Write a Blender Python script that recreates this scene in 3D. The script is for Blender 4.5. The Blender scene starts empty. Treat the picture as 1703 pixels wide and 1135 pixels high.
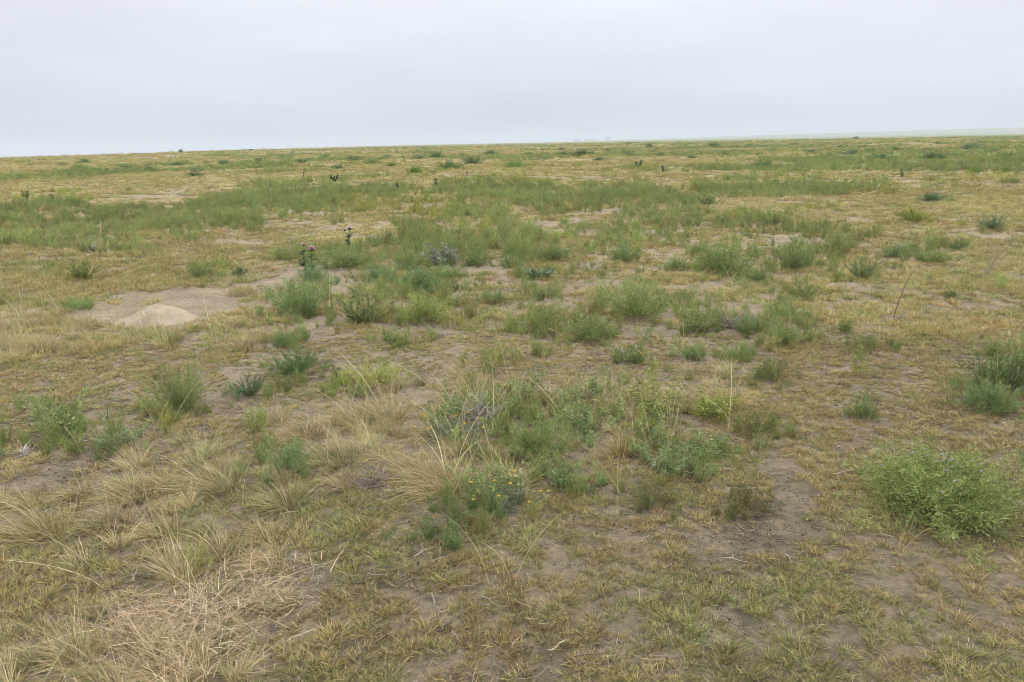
import bpy, math, random
import numpy as np
from mathutils import Vector, Euler, Matrix

rng = np.random.default_rng(11)
random.seed(5)
SC = bpy.context.scene
COL = SC.collection
R = math.radians

# ------------------------------------------------------------------ camera
F, CX, CY = 1389.0, 851.5, 567.5            # focal length and centre in pixels of the photograph
CAMH = 1.65
PITCH = math.atan((CY - 237.0) / F)
ROLL = R(1.0)
fw = np.array([0, math.cos(PITCH), -math.sin(PITCH)])
up0 = np.array([0, math.sin(PITCH), math.cos(PITCH)])
rt0 = np.array([1.0, 0, 0])
# the horizon falls to the left: the camera is turned clockwise
rt = rt0 * math.cos(ROLL) - up0 * math.sin(ROLL)
up = up0 * math.cos(ROLL) + rt0 * math.sin(ROLL)

cam = bpy.data.cameras.new('camera')
camo = bpy.data.objects.new('camera', cam)
COL.objects.link(camo)
M = Matrix(((rt[0], up[0], -fw[0], 0), (rt[1], up[1], -fw[1], 0), (rt[2], up[2], -fw[2], CAMH), (0, 0, 0, 1)))
camo.matrix_world = M
cam.sensor_width = 36.0
cam.lens = 36.0 * F / 1703.0
cam.clip_start = 0.05
cam.clip_end = 40000
SC.camera = camo


def ground_at(px, py):
    """ground point (level plane) under a pixel of the photograph"""
    d = fw + rt * ((px - CX) / F) + up * ((CY - py) / F)
    t = CAMH / max(1e-4, -d[2])
    return np.array([d[0] * t, d[1] * t]), t


def project(x, y):
    dx, dy, dz = x, y, -CAMH
    zc = np.maximum(dx * fw[0] + dy * fw[1] + dz * fw[2], 0.05)
    px = CX + F * (dx * rt[0] + dy * rt[1] + dz * rt[2]) / zc
    py = CY - F * (dx * up[0] + dy * up[1] + dz * up[2]) / zc
    return px, py


# ------------------------------------------------------------------ noise
def _h(i, j, s):
    v = np.sin(i * 127.1 + j * 311.7 + s * 74.7) * 43758.5453
    return v - np.floor(v)


def vnoise(x, y, s=0):
    xi, yi = np.floor(x), np.floor(y)
    fx, fy = x - xi, y - yi
    fx = fx * fx * (3 - 2 * fx)
    fy = fy * fy * (3 - 2 * fy)
    a, b = _h(xi, yi, s), _h(xi + 1, yi, s)
    c, d = _h(xi, yi + 1, s), _h(xi + 1, yi + 1, s)
    return (a * (1 - fx) + b * fx) * (1 - fy) + (c * (1 - fx) + d * fx) * fy


def fbm(x, y, s=0, o=4):
    t, a, n = 0, 0.5, 0
    for k in range(o):
        t = t + a * vnoise(x * 2 ** k + 17.3 * k, y * 2 ** k - 9.1 * k, s + k)
        n += a
        a *= 0.5
    return t / n


def sstep(a, b, x):
    t = np.clip((x - a) / (b - a), 0, 1)
    return t * t * (3 - 2 * t)


# ------------------------------------------------------------------ cover map: what grows where
ROWS = {
    305: "y4 g3 t2 W5 v1 y2 W5 o3 y2 W7 w1 y1 v2 y2",
    320: "y2 o1 t6 W7 v1 W9 y1 W7 o1 y5",
    335: "o4 t4 W5 v3 y1 w2 W9 t5 y7",
    350: "W13 v1 o4 w2 t1 W1 w1 W4 t4 o2 t1 y6",
    365: "W1 .1 W1 w2 W3 w1 W1 w3 y3 o1 W3 .1 w1 .2 W3 v3 t4 y6",
    380: "W10 y5 W2 o2 W1 w1 .1 w1 W2 w2 g1 W4 y8",
    395: "W7 w1 v1 y6 v2 W4 w2 W3 v4 .1 W2 y7",
    410: "W5 v1 y2 t1 y4 W5 v1 W1 g3 W2 v2 .1 W1 w1 .1 W2 w1 g2 y4",
    425: "y3 g9 W7 .1 W2 g1 W1 v1 .2 W2 .1 W2 w1 g1 .1 w2 y3",
    440: "y3 v1 g4 v1 g2 v1 W3 w1 W2 .1 w1 W1 v1 w1 .1 w1 .1 W3 .1 W3 v4 g1 y2",
    455: "g2 v2 g3 v2 t2 b3 W1 w1 W1 w1 .2 W2 .1 w1 v2 .1 W2 w1 .1 w1 v3 w1 g2 y2",
    470: "g7 w1 t2 b4 w1 W2 w2 .1 w1 v1 .2 v1 W1 w1 v1 .1 W1 v1 w1 g1 v1 g4 y2",
    485: "g6 ,1 b5 W1 b1 w1 W3 .1 ,1 w1 v1 g1 W3 v1 .1 v2 w2 g1 w1 g3 w1 g2",
    500: "g4 ,1 b5 w1 W2 w1 W1 o1 W2 g2 W2 .1 W4 .1 w1 .1 w1 v1 ,1 g7",
    515: "g3 b6 ,1 v1 W2 v3 W1 v1 ,2 w2 .1 W3 w1 W1 w1 .1 v2 ,1 g7",
    530: "t2 ,1 b4 ,1 t1 v3 o1 v2 W2 v1 ,1 g1 v2 w2 .2 w1 W2 w1 W1 v1 g8",
    545: "t5 ,1 t1 ,1 t1 v1 w2 .1 w1 g1 w1 g1 .1 ,1 g1 W2 v1 w1 .1 w1 v1 W1 .1 w1 W2 g8",
    570: "t7 g1 t3 W1 .1 ,2 g6 W1 g1 v1 ,1 w2 g1 w1 ,1 W1 g1 w1 g7",
    598: "g10 ,1 w1 ,6 g4 w1 ,1 W1 ,1 g1 ,1 w1 ,1 g3 w1 g1 ,1 g1 ,1 g1 W1",
    626: "g8 ,1 .1 ,1 W1 ,1 .1 ,1 w1 ,1 t1 v4 g1 ,2 v1 g1 t2 ,1 v1 ,1 g3 ,1 g2 W2",
    654: "g1 ,1 g2 ,1 v1 W2 .2 v2 o1 v2 t1 o1 v5 w1 v2 o2 t2 ,1 g3 ,2 g1 ,1 W2 ,1",
    682: "w1 W2 .1 ,1 v1 w2 ,1 .2 t5 v1 m8 o2 t1 v1 g3 ,1 .1 ,2 g1 W2 ,1",
    710: "g1 W2 ,1 w1 v1 ,1 g3 t6 v1 m3 W2 m2 t1 m1 v4 g3 ,1 g4 ,2",
    738: "g1 W2 v2 o2 g1 t2 v1 t5 m2 t1 W3 m1 .1 ,1 m1 v3 g4 ,2 g4 ,1",
    766: "g3 .1 ,1 t5 v1 t7 m1 g1 W1 v1 ,1 .1 ,1 m1 v1 g2 ,1 .1 g1 .1 g1 ,6",
    794: "g1 ,1 .1 ,1 t10 ,1 t3 v1 m1 ,1 m1 v2 ,1 v2 g3 .1 ,1 g3 ,5",
    822: "t14 .1 ,1 t2 m3 v1 g1 ,3 g2 ,1 g1 .1 d1 g2 ,6",
    850: "t11 g4 ,2 w2 ,1 g3 ,3 g3 v1 d1 .1 g3 ,5",
    878: "t1 ,2 t7 g1 G2 g2 .2 w2 ,1 g3 ,2 g4 d3 ,1 g3 ,4",
    906: "g3 t7 G3 g2 .1 ,2 g3 ,3 g3 ,1 d3 g2 ,7",
    934: "G4 t6 ,1 g1 G1 g3 ,1 g3 ,1 .1 ,2 g3 d2 G3 g2 ,6",
    962: "G5 t6 .1 ,1 g7 ,1 .1 ,2 g2 G6 g1 ,7",
    990: "G5 s6 .2 g5 ,4 g2 ,1 g1 G5 g3 ,6",
    1018: "G4 t1 s6 .1 g4 ,2 g5 ,1 g4 .1 d1 .1 G3 g2 ,4",
    1046: "G4 t1 s6 ,1 g3 ,1 .1 ,1 g2 ,1 g1 ,2 g2 G1 g1 d2 ,1 G1 d2 g6",
    1074: "t4 s6 g1 ,1 g2 ,2 g4 ,2 g4 G5 d3 ,1 g5",
    1102: "t5 s6 g1 G2 g1 ,3 g1 ,3 g3 G7 ,2 G6",
    1130: "t5 s5 g2 G2 g1 ,4 g2 ,2 g4 G6 ,3 G5",
}
# per sign: short grass, golden, tall dry grass, weed, weed yellowness, leafy herb, damp soil, straw tangle
TYPES = {
    '.': (0.26, 0.3, 0.0, 0.10, 0.3, 0.06, 0.30, 0),
    'b': (0.07, 0.3, 0.0, 0.00, 0.2, 0.00, 0.22, 0),
    ',': (0.60, 0.3, 0.0, 0.05, 0.5, 0.04, 0.45, 0),
    'g': (0.86, 0.35, 0.03, 0.10, 0.6, 0.04, 0.45, 0),
    'G': (1.05, 0.3, 0.0, 0.00, 0.5, 0.0, 0.60, 0),
    'y': (0.85, 1.00, 0.10, 0.04, 0.6, 0.00, 0.10, 0),
    't': (0.60, 0.6, 0.70, 0.05, 0.5, 0.02, 0.35, 0),
    's': (0.62, 0.6, 0.66, 0.0, 0.5, 0.0, 0.35, 0.36),
    'w': (0.50, 0.4, 0.0, 0.55, 0.2, 0.08, 0.15, 0),
    'W': (0.50, 0.4, 0.02, 0.95, 0.1, 0.06, 0.20, 0),
    'v': (0.70, 0.5, 0.10, 0.52, 0.35, 0.14, 0.30, 0),
    'o': (0.55, 0.7, 0.22, 0.42, 0.9, 0.06, 0.20, 0),
    'm': (0.60, 0.5, 0.52, 0.34, 0.7, 0.90, 0.50, 0),
    'd': (0.16, 0.3, 0.0, 0.00, 0.2, 0.01, 1.00, 0),
}
NL = 8
ROWY = np.array(sorted(ROWS), float)
GRID = np.zeros((len(ROWY), 40, NL))
for ri, ry in enumerate(sorted(ROWS)):
    s = ''
    for tok in ROWS[ry].split():
        s += tok[0] * int(tok[1:])
    s = (s + s[-1] * 40)[:40]
    for ci, ch in enumerate(s):
        GRID[ri, ci] = TYPES[ch]


def far_cover(x, y):
    """streaks of dry grass and green weeds far out on the plain, and round about beyond the map"""
    r = np.hypot(x, y)
    az = np.arctan2(x, y)
    n1 = fbm(x / 7.0, y / 9.0, 31, 3)
    n2 = fbm(x / 24.0, y / 30.0, 47, 3)
    n3 = fbm(x / 5.0, y / 5.0, 77, 3)
    g = n1 * 0.55 + n2 * 0.45 + 0.10 * np.clip(az / 0.55, -1, 1)
    w = sstep(0.50, 0.60, g)
    out = np.zeros(x.shape + (NL,))
    Y, W, T, O, S = (np.array(TYPES[c]) for c in 'yWto.')
    t = sstep(0.50, 0.62, n3)
    base = Y * (1 - t[..., None]) + T * t[..., None]
    o = sstep(0.55, 0.7, fbm(x / 11.0, y / 11.0, 91, 2))[..., None]
    base = base * (1 - 0.6 * o) + O * 0.6 * o
    out = base * (1 - w[..., None]) + W * w[..., None]
    sl = sstep(0.66, 0.72, fbm(x / 3.0, y / 4.0, 19, 3))[..., None] * 0.7
    return out * (1 - sl) + S * sl


def near_cover(x, y):
    n = fbm(x / 1.4, y / 1.4, 61, 3)
    n2 = fbm(x / 1.1, y / 1.1, 23, 3)
    G, C, T, V = (np.array(TYPES[c]) for c in 'g,tv')
    a = sstep(0.42, 0.52, n)[..., None]
    b = sstep(0.56, 0.64, n2)[..., None]
    c = sstep(0.6, 0.68, fbm(x / 1.7, y / 1.7, 87, 3))[..., None]
    o = C * (1 - a) + G * a
    o = o * (1 - b) + T * b
    return o * (1 - c) + V * c


def cover(x, y):
    px, py = project(x, y)
    wx = (fbm(px / 55, py / 26, 3, 3) - 0.5) * 90
    wy = (fbm(px / 60, py / 24, 8, 3) - 0.5)
    rowstep = np.where(py < 560, 20, 44)
    qx = px + wx
    qy = py + wy * rowstep * 1.5
    ci = np.clip(qx / 42.575 - 0.5, 0, 38.999)
    ri = np.clip(np.interp(qy, ROWY, np.arange(len(ROWY))), 0, len(ROWY) - 1.001)
    c0, r0 = np.floor(ci).astype(int), np.floor(ri).astype(int)
    fc, fr = (ci - c0)[..., None], (ri - r0)[..., None]
    fc = sstep(0.2, 0.8, fc)
    fr = sstep(0.2, 0.8, fr)
    g = (GRID[r0, c0] * (1 - fc) + GRID[r0, c0 + 1] * fc) * (1 - fr) + (GRID[r0 + 1, c0] * (1 - fc) + GRID[r0 + 1, c0 + 1] * fc) * fr
    k = sstep(318, 296, py)[..., None]
    fr_ = np.maximum(sstep(1730, 1830, px), sstep(-30, -130, px))[..., None]
    far = far_cover(x, y)
    out = g * (1 - k) + far * k
    rr = np.hypot(x, y)
    side = near_cover(x, y) * sstep(22, 14, rr)[..., None] + far * (1 - sstep(22, 14, rr)[..., None])
    low = np.maximum(sstep(1150, 1220, py), sstep(0.35, 0.05, y))[..., None]
    m = np.maximum(fr_, low)
    return out * (1 - m) + side * m


def crest(az):
    """distance at which the plain starts to fall away, by bearing"""
    return np.interp(az, [-1.2, -0.56, -0.40, -0.30, -0.18, -0.05, 0.2, 1.2], [120, 150, 260, 480, 900, 1500, 2200, 2500])


def zf(x, y):
    x = np.asarray(x, float)
    y = np.asarray(y, float)
    r = np.hypot(x, y)
    z = (fbm(x / 0.32, y / 0.32, 5, 3) - 0.5) * 0.035 * sstep(40, 8, r)
    z = z + (fbm(x / 1.5, y / 1.5, 6, 3) - 0.5) * 0.09 * sstep(0.2, 2, r)
    z = z + (fbm(x / 9.0, y / 9.0, 7, 2) - 0.5) * 0.16 * sstep(5, 20, r)
    z = z + (fbm(x / 40.0, y / 40.0, 9, 2) - 0.5) * 0.5 * sstep(30, 90, r)
    d = np.maximum(0, r - crest(np.arctan2(x, y)))
    z = z - np.where(d < 250, 0.00004 * d * d, 2.5 + 0.02 * (d - 250)) * np.interp(np.arctan2(x, y), [-0.2, 0.05, 0.3], [1.0, 0.12, 0.03])
    return z


def z1(x, y):
    return float(zf(np.array([x]), np.array([y]))[0])


# ------------------------------------------------------------------ materials
def new_mat(name):
    m = bpy.data.materials.new(name)
    m.use_nodes = True
    m.node_tree.nodes.clear()
    return m, m.node_tree.nodes, m.node_tree.links


def leaf_mat(name, instanced, trans=0.26):
    m, N, L = new_mat(name)
    out = N.new('ShaderNodeOutputMaterial')
    a = N.new('ShaderNodeAttribute')
    a.attribute_name = 'col'
    mul = N.new('ShaderNodeMix')
    mul.data_type = 'RGBA'
    mul.blend_type = 'MULTIPLY'
    mul.inputs[0].default_value = 1
    L.new(a.outputs['Color'], mul.inputs[6])
    if instanced:
        t = N.new('ShaderNodeAttribute')
        t.attribute_type = 'INSTANCER'
        t.attribute_name = 'tint'
        L.new(t.outputs['Color'], mul.inputs[7])
    else:
        t = N.new('ShaderNodeObjectInfo')
        L.new(t.outputs['Color'], mul.inputs[7])
    d = N.new('ShaderNodeBsdfDiffuse')
    tr = N.new('ShaderNodeBsdfTranslucent')
    mx = N.new('ShaderNodeMixShader')
    mx.inputs[0].default_value = trans
    L.new(mul.outputs[2], d.inputs['Color'])
    L.new(mul.outputs[2], tr.inputs['Color'])
    L.new(d.outputs[0], mx.inputs[1])
    L.new(tr.outputs[0], mx.inputs[2])
    L.new(mx.outputs[0], out.inputs['Surface'])
    return m


MI = leaf_mat('blades_scattered', True)
ML = leaf_mat('leaves', False)
MW = leaf_mat('dry_wood', False, 0.0)


def ground_mat():
    m, N, L = new_mat('prairie_soil')
    out = N.new('ShaderNodeOutputMaterial')
    p = N.new('ShaderNodeBsdfPrincipled')
    p.inputs['Roughness'].default_value = 0.95
    p.inputs['Specular IOR Level'].default_value = 0.1
    L.new(p.outputs[0], out.inputs['Surface'])
    tc = N.new('ShaderNodeTexCoord')

    def noise(sc, det=6, rough=0.6):
        n = N.new('ShaderNodeTexNoise')
        n.inputs['Scale'].default_value = sc
        n.inputs['Detail'].default_value = det
        n.inputs['Roughness'].default_value = rough
        L.new(tc.outputs['Object'], n.inputs['Vector'])
        return n.outputs['Fac']

    def ramp(f, a, b, ca=(0, 0, 0, 1), cb=(1, 1, 1, 1)):
        r = N.new('ShaderNodeValToRGB')
        r.color_ramp.elements[0].position = a
        r.color_ramp.elements[1].position = b
        r.color_ramp.elements[0].color = ca
        r.color_ramp.elements[1].color = cb
        L.new(f, r.inputs[0])
        return r.outputs[0]

    def mix(f, a, b, mode='MIX'):
        x = N.new('ShaderNodeMix')
        x.data_type = 'RGBA'
        x.blend_type = mode
        for s, v in ((x.inputs[0], f), (x.inputs[6], a), (x.inputs[7], b)):
            if isinstance(v, (int, float)):
                s.default_value = v
            elif isinstance(v, tuple):
                s.default_value = v
            else:
                L.new(v, s)
        return x.outputs[2]

    def attr(n):
        a = N.new('ShaderNodeAttribute')
        a.attribute_name = n
        return a

    pale = ramp(noise(2.5, 8), 0.35, 0.68, (0.198, 0.161, 0.112, 1), (0.30, 0.251, 0.18, 1))
    dark = ramp(noise(5, 8), 0.35, 0.65, (0.118, 0.099, 0.067, 1), (0.195, 0.163, 0.113, 1))
    damp = N.new('ShaderNodeMath')
    damp.operation = 'ADD'
    L.new(attr('damp').outputs['Fac'], damp.inputs[0])
    dn = N.new('ShaderNodeMath')
    dn.operation = 'MULTIPLY_ADD'
    L.new(noise(3.2, 5), dn.inputs[0])
    dn.inputs[1].default_value = 1.1
    dn.inputs[2].default_value = -0.55
    L.new(dn.outputs[0], damp.inputs[1])
    damp.use_clamp = True
    soil = mix(damp.outputs[0], pale, dark)
    # specks of litter and crumbs
    cr = ramp(noise(26, 8, 0.75), 0.32, 0.68, (0.6, 0.6, 0.6, 1), (1.3, 1.3, 1.3, 1))
    soil = mix(1.0, soil, cr, 'MULTIPLY')
    sp = ramp(noise(140, 3, 0.7), 0.58, 0.66)
    soil = mix(sp, soil, (0.27, 0.21, 0.14, 1))
    sp2 = ramp(noise(90, 4, 0.7), 0.60, 0.68)
    soil = mix(sp2, soil, (0.085, 0.062, 0.04, 1))
    moss = ramp(noise(7, 6), 0.56, 0.66)
    mm = N.new('ShaderNodeMath')
    mm.operation = 'MULTIPLY'
    L.new(moss, mm.inputs[0])
    L.new(damp.outputs[0], mm.inputs[1])
    soil = mix(mm.outputs[0], soil, (0.085, 0.078, 0.052, 1))
    # cover far out, where single blades are too small to build
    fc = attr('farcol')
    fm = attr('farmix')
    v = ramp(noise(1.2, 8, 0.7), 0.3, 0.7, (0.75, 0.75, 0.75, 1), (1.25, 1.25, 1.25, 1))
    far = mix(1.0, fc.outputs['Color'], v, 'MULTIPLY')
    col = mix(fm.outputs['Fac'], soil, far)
    L.new(col, p.inputs['Base Color'])
    b = N.new('ShaderNodeBump')
    b.inputs['Strength'].default_value = 1.0
    b.inputs['Distance'].default_value = 0.035
    ad = N.new('ShaderNodeMath')
    ad.operation = 'MULTIPLY_ADD'
    L.new(noise(60, 6, 0.7), ad.inputs[0])
    ad.inputs[1].default_value = 0.5
    L.new(noise(14, 6, 0.65), ad.inputs[2])
    L.new(ad.outputs[0], b.inputs['Height'])
    L.new(b.outputs[0], p.inputs['Normal'])
    return m


# ------------------------------------------------------------------ mesh collector
class Geo:
    def __init__(s):
        s.v, s.c, s.q, s.t, s.n = [], [], [], [], 0

    def add(s, v, c, q=None, t=None):
        v = np.asarray(v, float).reshape(-1, 3)
        c = np.broadcast_to(np.asarray(c, float), v.shape) if np.ndim(c) == 1 else np.asarray(c, float).reshape(-1, 3)
        if q is not None and len(q):
            s.q.append(np.asarray(q, np.int64).reshape(-1, 4) + s.n)
        if t is not None and len(t):
            s.t.append(np.asarray(t, np.int64).reshape(-1, 3) + s.n)
        s.v.append(v)
        s.c.append(c)
        s.n += len(v)

    def strips(s, P, D, bend, L, W, nseg, c0, c1, side=None, power=1.6):
        """n tapering, bending blades"""
        n = len(P)
        L = np.broadcast_to(np.asarray(L, float), (n,))
        W = np.broadcast_to(np.asarray(W, float), (n,))
        if side is None:
            rv = rng.normal(size=(n, 3))
            side = np.cross(D, rv)
        side = side / (np.linalg.norm(side, axis=1, keepdims=True) + 1e-9)
        t = np.linspace(0, 1, nseg + 1)
        p = P[:, None] + D[:, None] * (L[:, None] * t)[..., None] + bend[:, None] * (L[:, None] * t ** 2)[..., None]
        w = W[:, None] * (1 - 0.93 * t ** power)
        v = np.stack([p - side[:, None] * w[..., None] / 2, p + side[:, None] * w[..., None] / 2], 2)
        c = c0[:, None] * (1 - t)[None, :, None] + c1[:, None] * t[None, :, None]
        c = np.repeat(c[:, :, None], 2, 2)
        k = np.arange(nseg) * 2
        q = np.stack([k, k + 1, k + 3, k + 2], 1)
        q = (q[None] + (np.arange(n) * (nseg + 1) * 2)[:, None, None]).reshape(-1, 4)
        s.add(v.reshape(-1, 3), c.reshape(-1, 3), q)

    def leaves(s, P, D, L, W, c, fold=0.0):
        """n diamond leaves"""
        n = len(P)
        L = np.broadcast_to(np.asarray(L, float), (n,))[:, None]
        W = np.broadcast_to(np.asarray(W, float), (n,))[:, None]
        D = D / (np.linalg.norm(D, axis=1, keepdims=True) + 1e-9)
        sd = np.cross(D, rng.normal(size=(n, 3)))
        sd /= np.linalg.norm(sd, axis=1, keepdims=True) + 1e-9
        nn = np.cross(D, sd)
        m = P + D * L * 0.45
        v = np.stack([P, m + sd * W / 2 + nn * W * fold, P + D * L, m - sd * W / 2 + nn * W * fold], 1)
        q = np.arange(4)[None] + np.arange(n)[:, None] * 4
        s.add(v.reshape(-1, 3), np.repeat(c, 4, 0), q)

    def tube(s, pts, rad, c, k=5):
        pts = np.asarray(pts, float)
        n = len(pts)
        rad = np.broadcast_to(np.asarray(rad, float), (n,))
        d = np.gradient(pts, axis=0)
        d /= np.linalg.norm(d, axis=1, keepdims=True) + 1e-9
        ref = np.array([0.31, 0.9, 0.3])
        a = np.cross(d, ref)
        a /= np.linalg.norm(a, axis=1, keepdims=True) + 1e-9
        b = np.cross(d, a)
        th = np.arange(k) * 2 * math.pi / k
        v = pts[:, None] + rad[:, None, None] * (a[:, None] * np.cos(th)[None, :, None] + b[:, None] * np.sin(th)[None, :, None])
        q = []
        for i in range(n - 1):
            for j in range(k):
                j2 = (j + 1) % k
                q.append((i * k + j, i * k + j2, (i + 1) * k + j2, (i + 1) * k + j))
        v = np.concatenate([v.reshape(-1, 3), pts[:1], pts[-1:]])
        t = []
        for j in range(k):
            j2 = (j + 1) % k
            t.append((n * k, j2, j))
            t.append((n * k + 1, (n - 1) * k + j, (n - 1) * k + j2))
        s.add(v, np.asarray(c, float), q, t)

    def mesh(s, name, mat, smooth=False):
        me = bpy.data.meshes.new(name)
        if s.n == 0:
            return me
        v = np.concatenate(s.v)
        c = np.concatenate(s.c)
        q = np.concatenate(s.q) if s.q else np.zeros((0, 4), np.int64)
        t = np.concatenate(s.t) if s.t else np.zeros((0, 3), np.int64)
        me.vertices.add(len(v))
        me.vertices.foreach_set('co', v.astype(np.float32).ravel())
        nl = q.size + t.size
        me.loops.add(nl)
        me.loops.foreach_set('vertex_index', np.concatenate([q.ravel(), t.ravel()]).astype(np.int32))
        me.polygons.add(len(q) + len(t))
        st = np.concatenate([np.arange(len(q)) * 4, q.size + np.arange(len(t)) * 3]).astype(np.int32)
        me.polygons.foreach_set('loop_start', st)
        if smooth:
            me.polygons.foreach_set('use_smooth', np.ones(len(st), bool))
        a = me.attributes.new('col', 'FLOAT_COLOR', 'POINT')
        a.data.foreach_set('color', np.concatenate([c, np.ones((len(c), 1))], 1).astype(np.float32).ravel())
        me.update(calc_edges=True)
        me.validate()
        me.materials.append(mat)
        return me


def A(*c):
    return np.array(c, float)


def pick(n, palette, weights=None, jit=0.18):
    p = np.array(palette, float)
    w = None if weights is None else np.array(weights, float) / sum(weights)
    i = rng.choice(len(p), n, p=w)
    return p[i] * (1 + rng.uniform(-jit, jit, (n, 1)))


def fan(n, tmin, tmax, az=None):
    a = rng.uniform(0, 2 * math.pi, n) if az is None else az
    t = rng.uniform(tmin, tmax, n)
    return np.stack([np.sin(t) * np.cos(a), np.sin(t) * np.sin(a), np.cos(t)], 1), a, t


OLIVE, OLIVE2 = (0.155, 0.15, 0.062), (0.235, 0.218, 0.096)
TAN, STRAW, BROWN = (0.35, 0.286, 0.165), (0.56, 0.48, 0.32), (0.17, 0.122, 0.065)
GOLD = (0.44, 0.358, 0.195)


# ------------------------------------------------------------------ ground cover plants (each a mesh to be scattered)
def g_tuft(nb=84, r=0.036, L=(0.018, 0.046), W=0.0029):
    g = Geo()
    rr = r * np.sqrt(rng.uniform(0, 1, nb))
    a = rng.uniform(0, 2 * math.pi, nb)
    P = np.stack([rr * np.cos(a), rr * np.sin(a), np.full(nb, -0.006)], 1)
    tl = rng.uniform(0.05, 0.95, nb) * (0.35 + 0.65 * rr / r)
    az = a + rng.normal(0, 0.7, nb)
    D = np.stack([np.sin(tl) * np.cos(az), np.sin(tl) * np.sin(az), np.cos(tl)], 1)
    Ln = rng.uniform(L[0], L[1], nb)
    bend = np.stack([np.cos(az) * 0.4, np.sin(az) * 0.4, -rng.uniform(0.0, 0.6, nb) * rng.uniform(0.3, 1.6, nb)], 1) + rng.normal(0, 0.24, (nb, 3))
    c0 = pick(nb, [OLIVE, OLIVE2, TAN, BROWN], [4, 4.5, 2.5, 1])
    c1 = pick(nb, [OLIVE2, TAN, STRAW, GOLD, (0.60, 0.53, 0.32)], [3, 2.4, 3.4, 3.2, 1.8], 0.3)
    g.strips(P, D, bend, Ln, W * rng.uniform(0.6, 1.4, nb), 3, c0, c1)
    # matted dead thatch at the foot, coloured dark to stand in for contact shade
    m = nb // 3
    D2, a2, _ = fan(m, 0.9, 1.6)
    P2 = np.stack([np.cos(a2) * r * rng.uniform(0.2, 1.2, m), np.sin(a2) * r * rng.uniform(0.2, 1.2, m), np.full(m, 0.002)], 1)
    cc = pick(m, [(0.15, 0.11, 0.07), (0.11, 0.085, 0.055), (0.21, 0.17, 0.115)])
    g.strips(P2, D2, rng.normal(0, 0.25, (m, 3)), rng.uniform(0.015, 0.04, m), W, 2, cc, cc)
    return g


def g_turf(k=8, rad=0.16, nb=36, W=0.0042):
    """a small patch of several tufts"""
    g = Geo()
    for i in range(k):
        t = g_tuft(nb, 0.04 * rng.uniform(0.7, 1.4), (0.03, 0.068), W)
        o = np.append(rng.normal(0, rad * 0.55, 2), 0)
        g.v.append(t.v[0] * rng.uniform(0.7, 1.2) + o)
        g.c.append(t.c[0] * rng.uniform(0.85, 1.12))
        g.q.append(t.q[0] + g.n)
        g.n += t.n
    return g


def g_bunch(nb=320, r=0.07, L=(0.18, 0.36), W=0.0026, lean=(-0.45, 0.15), gold=0.0, droop=(0.25, 0.8), green=0.4):
    g = Geo()
    rr = r * np.sqrt(rng.uniform(0, 1, nb))
    a = rng.uniform(0, 2 * math.pi, nb)
    P = np.stack([rr * np.cos(a), rr * np.sin(a), np.full(nb, -0.01)], 1)
    tl = rng.uniform(0.05, 0.95, nb) * (0.4 + 0.6 * rr / r)
    az = a + rng.normal(0, 0.5, nb)
    D = np.stack([np.sin(tl) * np.cos(az) + lean[0] * 0.5, np.sin(tl) * np.sin(az) + lean[1] * 0.5, np.cos(tl)], 1)
    D /= np.linalg.norm(D, axis=1, keepdims=True)
    Ln = rng.uniform(L[0], L[1], nb) * rng.uniform(0.6, 1, nb)
    dr = rng.uniform(droop[0], droop[1], nb)
    bend = np.stack([np.cos(az) * 0.3 + lean[0], np.sin(az) * 0.3 + lean[1], -dr], 1) + rng.normal(0, 0.24, (nb, 3))
    gr = rng.uniform(0, 1, nb)[:, None] < green
    c0 = np.where(gr, pick(nb, [(0.13, 0.15, 0.05), (0.18, 0.18, 0.065)]), pick(nb, [TAN, (0.22, 0.165, 0.08)]))
    c1 = np.where(gr & (rng.uniform(0, 1, (nb, 1)) < 0.45), pick(nb, [(0.20, 0.22, 0.08), (0.26, 0.25, 0.10)]), pick(nb, [STRAW, (0.54, 0.455, 0.30), TAN], [3, 3, 1.5]))
    g.strips(P, D, bend, Ln, W * rng.uniform(0.5, 1.6, nb), 5, c0, c1)
    # dead, broken stubble round the foot
    m = nb // 4
    aa = rng.uniform(0, 6.28, m)
    P2 = np.stack([np.cos(aa) * r * rng.uniform(0.2, 1.3, m), np.sin(aa) * r * rng.uniform(0.2, 1.3, m), np.zeros(m)], 1)
    D2, _, _ = fan(m, 0.5, 1.5)
    cc = pick(m, [(0.20, 0.165, 0.115), (0.27, 0.235, 0.175), (0.14, 0.11, 0.075)])
    g.strips(P2, D2, rng.normal(0, 0.3, (m, 3)), L[1] * rng.uniform(0.15, 0.4, m), W, 3, cc, cc)
    return g


def g_straw(nb=110):
    """fallen straw lying in a loose tangle"""
    g = Geo()
    P = np.stack([rng.normal(0, 0.13, nb), rng.normal(0, 0.13, nb), rng.uniform(0.005, 0.09, nb)], 1)
    az = rng.normal(2.4, 1.6, nb)
    el = rng.uniform(-0.1, 1.15, nb)
    D = np.stack([np.cos(az) * np.cos(el), np.sin(az) * np.cos(el), np.sin(el)], 1)
    bend = rng.normal(0, 0.32, (nb, 3))
    bend[:, 2] -= el * 0.9
    c = pick(nb, [STRAW, (0.50, 0.40, 0.27), TAN, (0.38, 0.29, 0.19)], [3, 3, 2, 1])
    g.strips(P, D, bend, rng.uniform(0.07, 0.2, nb), 0.0021 * rng.uniform(0.7, 1.3, nb), 4, c, c * 1.05)
    return g


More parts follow.
